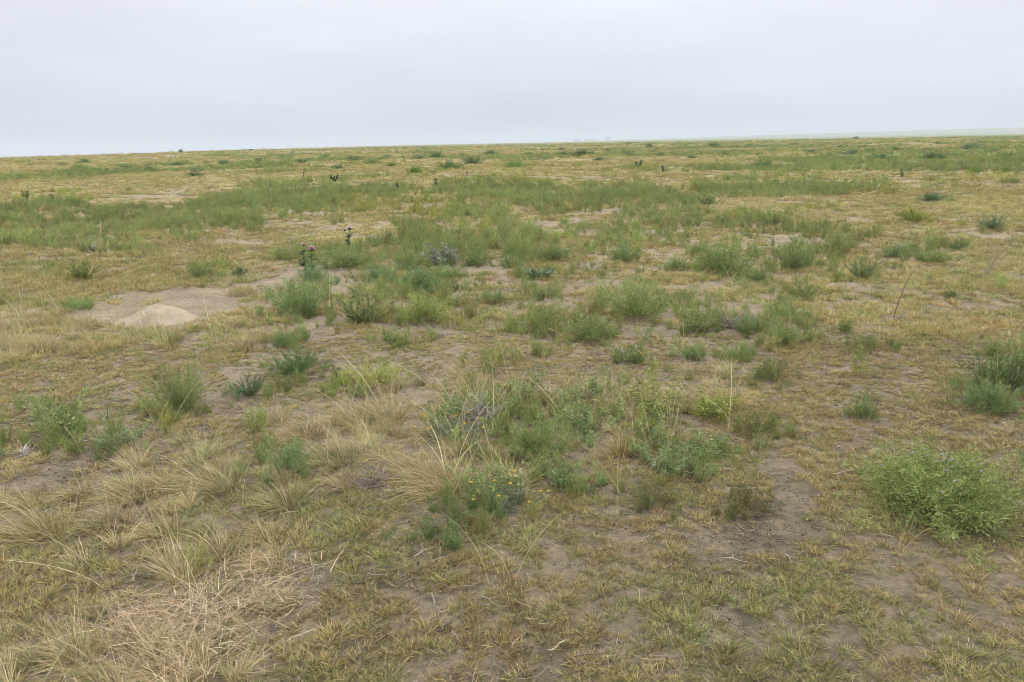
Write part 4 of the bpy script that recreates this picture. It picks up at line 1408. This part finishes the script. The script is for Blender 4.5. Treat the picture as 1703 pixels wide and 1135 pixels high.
    for i in range(26):
        D, a, tl = fan(1, 0.1, 1.25)
        a, tl = a[0], tl[0]
        L = 1 / math.sqrt((math.sin(tl) / (W * 0.52)) ** 2 + (math.cos(tl) / (H * 1.0)) ** 2) * rng.uniform(0.86, 0.98)
        c = D[0] * L
        c[2] += 0.02
        g = Geo()
        k = 9
        D2, _, _ = fan(k, 0.2, 1.4)
        g.leaves(np.tile(c, (k, 1)), D2, 0.009, 0.005, pick(k, [(0.40, 0.36, 0.50), (0.48, 0.44, 0.56)], None, 0.1))
        g.tube([c - np.array([0, 0, 0.025]), c], [0.0012, 0.001], A(0.14, 0.18, 0.08), 4)
        part('flower', g, ML, e)

    # ---- dark twiggy shrub at the right edge
    (x, y), t = ground_at(1690, 660)
    e = bush('dark', 1690, 662, 120, 62, 'dark twiggy shrub with pale bare branches at the right edge', 'shrub', 'twiggy_shrub', (0.9, 0.95, 0.85))
    g = Geo()
    for i in range(16):
        a = rng.uniform(0, 6.28)
        el = rng.uniform(0.2, 0.9)
        d = np.array([math.cos(a) * math.cos(el), math.sin(a) * math.cos(el), math.sin(el)])
        L = rng.uniform(0.45, 0.72)
        pts = [d * L * u + rng.normal(0, 0.015, 3) for u in (0.1, .4, .7, 1)]
        g.tube(pts, [0.007, .006, .004, .002], A(0.34, 0.32, 0.26), 5)
    o = part('branch', g, MW, e)

    # ---- bunch grass clumps
    GC = [
        (738, 822, 170, 118, 'largest blond grass clump, swept over to the left beside bright green herbs', -0.75, 0.12, (1.04, 1.0, 0.93), 620),
        (640, 706, 120, 78, 'pale blond grass clump behind the largest one, left of the yellow daisies', -0.3, 0.2, (1.05, 1.02, 1.0), 480),
        (560, 780, 150, 88, 'green-based blond clump left of the dark grey twig heap', -0.45, 0.45, (0.95, 1, 0.95), 520),
        (500, 740, 120, 60, 'low blond grass clump on the rim of the bare clay track', -0.3, 0.15, (1.06, 1.0, 0.98), 420),
        (352, 822, 160, 82, 'rounded tawny clump below the blue-green bush, left of it', -0.6, 0.3, (0.96, 0.97, 0.9), 520),
        (215, 838, 140, 66, 'tawny wind-combed clump beside bare soil, left of the rounded one', -0.8, 0.25, (0.96, 0.92, 0.86), 520),
        (60, 898, 170, 76, 'shaggy pale clump lying over at the left edge', -0.8, 0.35, (1.0, 0.98, 0.92), 560),
        (350, 935, 150, 70, 'tawny clump with dark base just above the fallen straw', -0.55, 0.3, (0.9, 0.9, 0.85), 480),
        (475, 848, 120, 76, 'upright green-gold clump in the middle of the blond drift', -0.3, 0.5, (0.95, 0.98, 0.9), 480),
        (265, 895, 110, 60, 'small blond clump between the shaggy edge clump and the tawny ones', -0.6, 0.2, (1.03, 1.0, 0.95), 380),
        (130, 950, 110, 44, 'short olive clump below the shaggy pale clump at left', -0.3, 0.5, (0.9, 0.95, 0.85), 320),
        (440, 905, 100, 60, 'loose straw-tipped clump right above the fallen straw', -0.5, 0.25, (1.0, 0.97, 0.9), 380),
        (395, 585, 84, 48, 'blond clump just below the bare dirt, right of the mound', -0.2, 0.3, (1.06, 1.0, 0.95), 380),
        (268, 572, 76, 56, 'green-bladed grass clump directly in front of the sand mound', 0.1, 0.75, (0.95, 1, 0.9), 340),
        (440, 570, 80, 44, 'pale wispy clump at the foot of the tall feathery bush', -0.2, 0.25, (1.08, 1.03, 1.0), 360),
        (50, 590, 120, 60, 'wide bleached clump at the left edge below the bare dirt', -0.2, 0.2, (1.08, 1.03, 1.0), 420),
        (150, 590, 90, 42, 'bleached clump right of the wide one below the bare dirt', -0.2, 0.3, (1.05, 1.0, 0.98), 360),
        (1212, 684, 110, 80, 'golden upright grass clump right of the herb tangle', -0.1, 0.25, (1.1, 1.02, 0.8), 480),
        (835, 812, 76, 44, 'short golden-brown clump between dark green bush and leaning blond clump', -0.1, 0.35, (0.95, 0.9, 0.72), 380),
        (815, 768, 76, 50, 'rounded olive clump in front of the grey twig pile', -0.1, 0.6, (0.95, 0.98, 0.8), 380),
        (1035, 760, 56, 62, 'narrow golden-brown clump right of the fine dark green bush', 0.0, 0.3, (0.98, 0.9, 0.72), 320),
        (880, 838, 60, 34, 'small tan clump on bare soil below the short golden-brown one', 0.0, 0.2, (0.95, 0.9, 0.8), 260),
        (402, 492, 90, 42, 'low clump with long arching straw stalks behind the bare dirt', -0.35, 0.4, (1.05, 1.0, 0.95), 340),
        (884, 352, 34, 12, 'pale buff grass hump among green weeds in mid-plain', 0.0, 0.1, (1.1, 1.0, 0.9), 300),
        (790, 650, 110, 56, 'tan clump at the rear of the herb tangle left of the tall stalks', -0.15, 0.35, (1.0, 0.97, 0.85), 400),
        (1040, 690, 90, 54, 'olive-tan clump under the arching stalks in the herb tangle', -0.1, 0.5, (0.95, 0.98, 0.85), 340),
        (440, 1010, 110, 54, 'straw-coloured clump fraying over bare dark soil beside the fallen straw', 0.35, 0.15, (1.05, 1.0, 0.95), 340),
        (120, 1110, 150, 60, 'pale straw clump in the lower left corner', -0.3, 0.2, (1.05, 1.0, 0.93), 420),
    ]
    for c in GC:
        grass_clump(c[0], c[1], c[2], c[3], c[4], c[5], c[6], c[7], c[8])

    # ---- tall single stalks
    for (px, py, tip, bow, lab) in (
        (842, 700, (775, 600), 0.1, 'tall straight straw stalk leaning left behind the fine dark green bush'),
        (828, 700, (800, 595), 0.1, 'thin straw stalk beside the straight leaning one'),
        (912, 705, (905, 575), 0.05, 'upright pale stalk with green head left of the herb tangle top'),
        (968, 610, (915, 545), 0.2, 'long arching stalk springing from the yellow-green bush'),
        (1075, 740, (955, 672), 0.5, 'long stalk bowing far over to the left across the tangle'),
        (1112, 770, (1108, 655), 0.05, 'pale green upright stalk beside the broad leafy herb'),
        (1085, 660, (1062, 590), 0.25, 'stalk arching left above the yellowish leafy herb'),
        (1130, 750, (1136, 610), 0.1, 'tallest pale stalk right of the herb tangle'),
        (1190, 700, (1140, 610), 0.45, 'curled stalk bending over left of the golden clump'),
        (980, 640, (1000, 580), 0.3, 'pale stalk bending right at the rear of the tangle'),
        (790, 790, (745, 690), 0.3, 'bent straw stalk crossing over the yellow daisies'),
        (885, 690, (880, 560), 0.05, 'thin green stalk standing behind the fine dark green bush'),
        (1510, 700, (1530, 655), 0.5, 'short hooked stalk in right-hand turf'),
        (150, 790, (118, 712), 0.1, 'thin stalk over the bare soil between leafy bush and tawny clump'),
        (240, 548, (228, 478), 0.1, 'thin straw stalk leaning left over the sand mound'),
        (262, 548, (252, 475), 0.1, 'straw stalk rising in front of the sand mound'),
        (345, 560, (330, 492), 0.15, 'straw stalk to the right of the sand mound'),
        (640, 520, (625, 452), 0.3, 'arching straw stalk over the small round bush'),
        (675, 520, (690, 455), 0.1, 'straw stalk leaning right in front of the deep green bush'),
        (735, 535, (722, 470), 0.1, 'straw stalk right of the deep green bush'),
        (1695, 790, (1660, 700), 0.4, 'arched pale stalk above the lavender-flowered shrub'),
    ):
        stalk(px, py, tip, lab, bow)
    # dead leaning stalks
    o = stalk(1485, 534, (1517, 452), 'thin brown dry stalk leaning right from a ring of grey twigs', 0.12, 0.0055, (0.24, 0.17, 0.12), False, None, 'dry_stalk', 'dry stalk')
    o = stalk(1630, 470, (1667, 396), 'tall grey dead stalk with side twigs leaning right near the right edge', 0.1, 0.0065, (0.34, 0.31, 0.27), False, None, 'dry_stalk', 'dry stalk')
    (x, y), t = ground_at(1630, 470)
    g = Geo()
    for k in range(7):
        z0 = 0.12 + 0.03 * k
        g.tube([np.array([0.05 + 0.02 * k, 0, z0]), np.array([0.17, 0.02, z0 + 0.05 + rng.uniform(-.05, .05)]), np.array([0.3 + rng.uniform(-.05, .08), 0.03, z0 + 0.1 + rng.uniform(-.1, .1)])], [.0045, .0035, .002], np.array([0.30, 0.27, 0.23]), 5)
    part('twig', g, MW, o)

    # ---- dark upright plants on the plain
    for (px, py, w, h, lab) in (
        (46, 340, 16, 18, 'pair-stemmed dark stalk plant by the left edge above the green drift'),
        (88, 342, 12, 18, 'dark stalk plant right of the pair-stemmed one at left'),
        (223, 368, 9, 13, 'small dark stalk inside the left green weed drift'),
        (178, 366, 7, 12, 'thin dark stalk inside the left weed drift, left of a thicker one'),
        (428, 292, 7, 13, 'slim dark stalk alone on the left far plain'),
        (504, 300, 9, 20, 'tall thin dark stalk left of the forked dark one'),
        (724, 314, 14, 17, 'bushy dark stalk plant below the small round bright bush'),
        (777, 298, 8, 14, 'dark upright stalk in front of the dark green dome bush'),
        (822, 298, 9, 10, 'short dark tuft right of the upright stalk on far plain'),
        (663, 319, 12, 13, 'broad-leaved dark green plant standing in mid-plain weeds'),
        (1062, 284, 16, 15, 'twiggy dark bush on the gold grass right of centre'),
        (1103, 290, 14, 12, 'low dark twiggy clump with pale base right of the twiggy bush'),
        (1466, 272, 6, 18, 'thin dark stalk on the far right plain'),
        (1500, 300, 14, 18, 'dark forked dead shrub leaning right on the right plain'),
        (1653, 352, 8, 9, 'small brown stump-like stalk near the right edge'),
    ):
        (x, y), t = ground_at(px, py)
        W, H = w * t / F, h * t / F
        e = empty('dark_stalk_plant', x, y)
        tag(e, lab, 'stalk plant')
        g, lf = Geo(), Geo()
        for k in range(3 if w > 10 else 2):
            tip = np.array([rng.uniform(-0.35, 0.35) * W, rng.uniform(-0.2, 0.2) * W, H * rng.uniform(0.75, 1.0)])
            pts = np.array([tip * u + np.array([0.04 * W * math.sin(6 * u), 0, 0]) for u in np.linspace(0, 1, 6)])
            g.tube(pts, np.linspace(1, 0.5, 6) * max(0.006, W * 0.02), A(0.16, 0.145, 0.10), 5)
            n = 60
            u = rng.uniform(0.25, 1, n)
            D, _, _ = fan(n, 0.3, 1.5)
            lf.leaves(tip[None] * u[:, None], D, W * 0.22 * rng.uniform(0.6, 1.3, n), W * 0.06, pick(n, [(0.16, 0.185, 0.10), (0.19, 0.20, 0.12), (0.13, 0.145, 0.085)]))
        part('stem', g, ML, e)
        part('foliage', lf, ML, e)
    # forked cactus with pale foot
    (x, y), t = ground_at(556, 307)
    sc = 15 * t / F
    e = empty('branching_cactus', x, y)
    tag(e, 'dark branching cactus with a pale foot at the rim of the green weeds', 'cactus')
    g = Geo()
    for (a, b) in (((0, 0, 0), (-.1, 0, .45)), ((-.1, 0, .45), (-.4, 0, .95)), ((0, 0, .1), (.3, .1, .6)), ((.3, .1, .6), (.42, .1, 1.0)), ((-.05, 0, .3), (.1, -.1, .85)), ((0, .1, 0), (.2, -.2, .4)), ((-.2, 0, .6), (-.5, .1, .6))):
        a, b = np.array(a) * sc, np.array(b) * sc
        g.tube([a, (a + b) / 2, b], np.array([0.07, 0.085, 0.06]) * sc, A(0.065, 0.075, 0.05), 7)
        n = 50
        D, _, _ = fan(n, 0.1, 2.6)
        u = rng.uniform(0, 1, (n, 1))
        g.leaves(a + (b - a) * u + D * 0.07 * sc, D, 0.06 * sc, 0.02 * sc, pick(n, [(0.2, 0.19, 0.13), (0.09, 0.1, 0.06)]))
    part('branch', g, ML, e)
    g = Geo()
    g.tube([np.array([0.05, -0.05, 0]) * sc, np.array([0.06, -0.05, .16]) * sc, np.array([0.03, -0.04, .26]) * sc], np.array([.13, .12, .05]) * sc, A(0.45, 0.38, 0.33), 8)
    part('foot', g, MW, e)

    # ---- far specks on the skyline
    bush('dark', 300, 254, 8, 5, 'dark lone shrub breaking the skyline at upper left', 'shrub', 'skyline_shrub', (0.5, 0.55, 0.55), None, True)
    bush('dark', 416, 252, 8, 3, 'low dark shrub just under the skyline right of the lone one', 'shrub', 'skyline_shrub', (0.55, 0.6, 0.55), None, True)
    bush('dark', 598, 243, 16, 3, 'dark thin bush line touching the skyline left of centre', 'shrub', 'skyline_shrub', (0.6, 0.65, 0.6), None, True)
    bush('dark', 1425, 232, 12, 4, 'dark bush on the skyline at the start of the green strip', 'shrub', 'skyline_shrub', (0.6, 0.7, 0.6), None, True)

    # ---- hazy trees far away
    for (px, w, h, lab) in ((962, 14, 5, 'hazy tree on the pale horizon, leftmost of the far grove'), (985, 26, 5, 'widest hazy tree of the grove on the pale horizon'), (1012, 8, 8, 'tall narrow hazy tree at the right end of the far grove')):
        az = math.atan((px - CX) / F)
        d = 6200.0
        x, y = d * math.sin(az), d * math.cos(az)
        m = d / F
        e = bpy.data.objects.new('far_tree', None)
        COL.objects.link(e)
        e.location = (x, y, z1(x, y) - 0.2)
        tag(e, lab, 'tree')
        g, c = Geo(), Geo()
        Wd, Hd = w * m, h * m + 4
        g.tube([np.array([0, 0, 0]), np.array([0.2, 0, Hd * .3]), np.array([0, 0, Hd * .6])], [0.9, 0.7, 0.4], A(0.1, 0.08, 0.06), 6)
        n = 2500
        p = rng.normal(0, 1, (n, 3))
        p /= np.linalg.norm(p, axis=1, keepdims=True)
        p *= rng.uniform(0.3, 1, (n, 1)) ** 0.4
        lob = 0.75 + 0.4 * vnoise(p[:, 0] * 2.5 + 9, p[:, 2] * 2.5 + p[:, 1], int(px))[:, None]
        p = p * lob * np.array([Wd / 2, 5, Hd * 0.42]) + np.array([0, 0, Hd * 0.6])
        c.leaves(p, rng.normal(size=(n, 3)), 1.4, 0.9, pick(n, [(0.05, 0.08, 0.035), (0.07, 0.1, 0.045)]))
        part('trunk', g, MW, e)
        part('crown', c, ML, e)

    # ---- sticks and scraps close by
    for i, (p0, p1, r, col, lab) in enumerate((
        ((718, 995), (731, 1030), 0.0035, (0.21, 0.18, 0.155), 'grey forked stick standing almost upright on bare soil, lower centre'),
        ((705, 1068), (745, 1030), 0.0020, (0.28, 0.24, 0.19), 'thin pale stick lying slanted below the grey forked one'),
        ((730, 1060), (752, 1042), 0.0035, (0.13, 0.11, 0.10), 'short dark stick right of the slanted pale one'),
        ((752, 1058), (768, 1074), 0.0020, (0.32, 0.28, 0.24), 'short bleached stick lying alone on soil, lower centre'),
        ((688, 938), (722, 922), 0.0024, (0.33, 0.28, 0.21), 'pale straw-like stick below the filmy dull green plant'),
        ((912, 1085), (942, 1070), 0.003, (0.52, 0.43, 0.30), 'buff bent reed piece on bare soil at the bottom'),
        ((1170, 962), (1230, 955), 0.002, (0.16, 0.14, 0.13), 'thin dark twig lying across the damp soil'),
        ((868, 823), (884, 824), 0.006, (0.62, 0.58, 0.50), 'white bark scrap beside the yellow daisies'),
        ((1087, 785), (1090, 778), 0.007, (0.62, 0.60, 0.58), 'white bark scrap at the foot of the pale herb'),
        ((1380, 792), (1425, 782), 0.0016, (0.45, 0.38, 0.27), 'straw reed lying across the dirt left of the lavender-flowered shrub'),
        ((1220, 818), (1278, 816), 0.0022, (0.48, 0.42, 0.34), 'pale stick lying over tan turf beside the damp soil track'),
    )):
        (xa, ya), t = ground_at(*p0)
        (xb, yb), _ = ground_at(*p1)
        a, b = np.array([xa, ya, z1(xa, ya) + r * 1.5]), np.array([xb, yb, z1(xb, yb) + r * 1.5])
        L = np.linalg.norm(b - a)
        sag = rng.normal(0, 0.04, (6, 3)) * L
        sag[[0, -1]] = 0
        pts = np.array([a * (1 - u) + b * u for u in np.linspace(0, 1, 6)]) + sag * np.array([1, 1, 0.2])
        pts[:, 2] += 0.012
        o0 = pts[0].copy()
        g = Geo()
        g.tube(pts - o0, np.array([1, 1, .95, .85, .7, .45]) * r, np.array(col), 6)
        if i in (0, 2):
            g.tube([pts[2] - o0, pts[2] - o0 + np.array([0.03, 0.01, 0.012]), pts[2] - o0 + np.array([0.05, 0.03, 0.008])], np.array([.7, .6, .3]) * r, np.array(col), 5)
        o = bpy.data.objects.new('stick', g.mesh('stick', MW, True))
        COL.objects.link(o)
        o.location = o0
        tag(o, lab, 'stick')
    # small dark stones
    for (px, py, w, lab) in ((50, 427, 12, 'dark grey stone in dry turf below the left weed drift'), (237, 426, 10, 'small grey stone in turf between weed drift and mound'), (66, 416, 6, 'tiny dark stone above the dark grey one'), (1402, 469, 7, 'small grey stone on turf near the knot of dark twigs'), (1514, 290, 8, 'black lump beside the forked dead shrub on the right plain')):
        (x, y), t = ground_at(px, py)
        W = w * t / F
        g = Geo()
        k, q, v = 10, [], []
        for i in range(6):
            ph = math.pi * i / 5
            for j in range(k):
                th = j * 6.283 / k
                s = 1 + 0.25 * math.sin(3 * th + i) + rng.uniform(-.12, .12)
                v.append((math.sin(ph) * math.cos(th) * s, math.sin(ph) * math.sin(th) * s, math.cos(ph) * 0.6 + 0.3))
        for i in range(5):
            for j in range(k):
                q.append((i * k + j, (i + 1) * k + j, (i + 1) * k + (j + 1) % k, i * k + (j + 1) % k))
        g.add(np.array(v) * W / 2, A(0.10, 0.10, 0.10) if 'dark' in lab or 'black' in lab else A(0.2, 0.19, 0.18), q)
        o = bpy.data.objects.new('stone', g.mesh('stone', MW))
        COL.objects.link(o)
        o.location = (x, y, z1(x, y))
        tag(o, lab, 'stone')


# ------------------------------------------------------------------ light, sky, air
SUN_EL, SUN_AZ = R(58), R(35)        # azimuth from +Y towards +X


def build_world():
    w = bpy.data.worlds.new('World')
    SC.world = w
    w.use_nodes = True
    N, L = w.node_tree.nodes, w.node_tree.links
    N.clear()
    out = N.new('ShaderNodeOutputWorld')
    bg = N.new('ShaderNodeBackground')
    bg.inputs['Strength'].default_value = 0.1
    L.new(bg.outputs[0], out.inputs['Surface'])
    sky = N.new('ShaderNodeTexSky')
    sky.sky_type = 'NISHITA'
    sky.sun_disc = False
    sky.sun_elevation = SUN_EL
    sky.sun_rotation = SUN_AZ
    sky.dust_density = 3
    tc = N.new('ShaderNodeTexCoord')
    sx = N.new('ShaderNodeSeparateXYZ')
    L.new(tc.outputs['Generated'], sx.inputs[0])
    # overcast: three times brighter overhead than at the horizon
    gr = N.new('ShaderNodeMapRange')
    gr.inputs['From Min'].default_value = 0
    gr.inputs['From Max'].default_value = 1
    gr.inputs['To Min'].default_value = 0.0
    gr.inputs['To Max'].default_value = 1.0
    pw = N.new('ShaderNodeMath')
    pw.operation = 'POWER'
    pw.inputs[1].default_value = 1.5
    mxz = N.new('ShaderNodeMath')
    mxz.operation = 'MAXIMUM'
    mxz.inputs[1].default_value = 0.0
    L.new(sx.outputs['Z'], mxz.inputs[0])
    L.new(mxz.outputs[0], pw.inputs[0])
    L.new(pw.outputs[0], gr.inputs['Value'])
    mp = N.new('ShaderNodeMapping')
    mp.inputs['Scale'].default_value = (1.6, 1.6, 9.0)
    mp.inputs['Rotation'].default_value = (0, R(9), 0)
    L.new(tc.outputs['Generated'], mp.inputs['Vector'])
    no = N.new('ShaderNodeTexNoise')
    no.inputs['Scale'].default_value = 1.3
    no.inputs['Detail'].default_value = 4
    no.inputs['Roughness'].default_value = 0.5
    L.new(mp.outputs[0], no.inputs['Vector'])
    rp = N.new('ShaderNodeValToRGB')
    rp.color_ramp.elements[0].position, rp.color_ramp.elements[1].position = 0.3, 0.7
    rp.color_ramp.elements[0].color = (6.65, 7.05, 8.1, 1)
    rp.color_ramp.elements[1].color = (7.65, 8.15, 9.1, 1)
    L.new(no.outputs['Fac'], rp.inputs[0])
    ml = N.new('ShaderNodeMix')
    ml.data_type = 'RGBA'
    ml.blend_type = 'MULTIPLY'
    ml.inputs[0].default_value = 1
    zc = N.new('ShaderNodeMix')
    zc.data_type = 'RGBA'
    zc.inputs[6].default_value = (1.0, 1.0, 1.0, 1)
    zc.inputs[7].default_value = (4.7, 4.35, 3.75, 1)
    L.new(gr.outputs[0], zc.inputs[0])
    L.new(rp.outputs[0], ml.inputs[6])
    lr = N.new('ShaderNodeMapRange')
    lr.inputs['From Min'].default_value, lr.inputs['From Max'].default_value = -0.6, 0.6
    lr.inputs['To Min'].default_value, lr.inputs['To Max'].default_value = 0.97, 1.05
    L.new(sx.outputs['X'], lr.inputs['Value'])
    vm = N.new('ShaderNodeVectorMath')
    vm.operation = 'SCALE'
    L.new(zc.outputs[2], vm.inputs[0])
    L.new(lr.outputs[0], vm.inputs['Scale'])
    L.new(vm.outputs[0], ml.inputs[7])
    mx = N.new('ShaderNodeMix')
    mx.data_type = 'RGBA'
    mx.inputs[0].default_value = 0.94
    L.new(sky.outputs[0], mx.inputs[6])
    L.new(ml.outputs[2], mx.inputs[7])
    L.new(mx.outputs[2], bg.inputs['Color'])

    s = bpy.data.lights.new('sun', 'SUN')
    s.energy = 1.5
    s.angle = R(11)
    s.color = (1.0, 0.96, 0.9)
    so = bpy.data.objects.new('sun', s)
    COL.objects.link(so)
    d = Vector((math.sin(SUN_AZ) * math.cos(SUN_EL), math.cos(SUN_AZ) * math.cos(SUN_EL), math.sin(SUN_EL)))
    so.rotation_euler = (-d).to_track_quat('-Z', 'Y').to_euler()
    so.location = (0, 0, 30)


HAZE = 0.00022
HZ = [0, 0]


def build_haze():
    if HAZE <= 0:
        return
    b = 9000
    z0, z1_ = float(HZ[0]) - 1.0, float(HZ[1]) + 6.0
    v = [(-b, -b, z0), (b, -b, z0), (b, b, z0), (-b, b, z0), (-b, -b, z1_), (b, -b, z1_), (b, b, z1_), (-b, b, z1_)]
    f = [(0, 3, 2, 1), (4, 5, 6, 7), (0, 1, 5, 4), (1, 2, 6, 5), (2, 3, 7, 6), (3, 0, 4, 7)]
    me = bpy.data.meshes.new('haze')
    me.from_pydata(v, [], f)
    m, N, L = new_mat('haze_air')
    out = N.new('ShaderNodeOutputMaterial')
    p = N.new('ShaderNodeVolumePrincipled')
    p.inputs['Color'].default_value = (0.63, 0.69, 0.80, 1)
    p.inputs['Density'].default_value = HAZE
    p.inputs['Anisotropy'].default_value = 0.0
    L.new(p.outputs[0], out.inputs['Volume'])
    me.materials.append(m)
    o = bpy.data.objects.new('haze', me)
    o['kind'] = 'stuff'
    o['label'] = 'thin pale haze over the far plain'
    o['category'] = 'haze'
    COL.objects.link(o)


build_world()
build_ground()
build_things()
build_bushes()
build_cover()
build_haze()

SC.view_settings.view_transform = 'Standard'
SC.view_settings.look = 'None'
SC.view_settings.exposure = 0.0
SC.view_settings.gamma = 1.0
cy = SC.cycles
cy.max_bounces = 4
cy.diffuse_bounces = 2
cy.glossy_bounces = 1
cy.transmission_bounces = 2
cy.volume_bounces = 1
cy.use_denoising = True
cy.denoising_input_passes = 'RGB_ALBEDO_NORMAL'
cy.denoising_prefilter = 'ACCURATE'
cy.pixel_filter_type = 'BLACKMAN_HARRIS'
cy.filter_width = 0.85
cy.use_adaptive_sampling = False
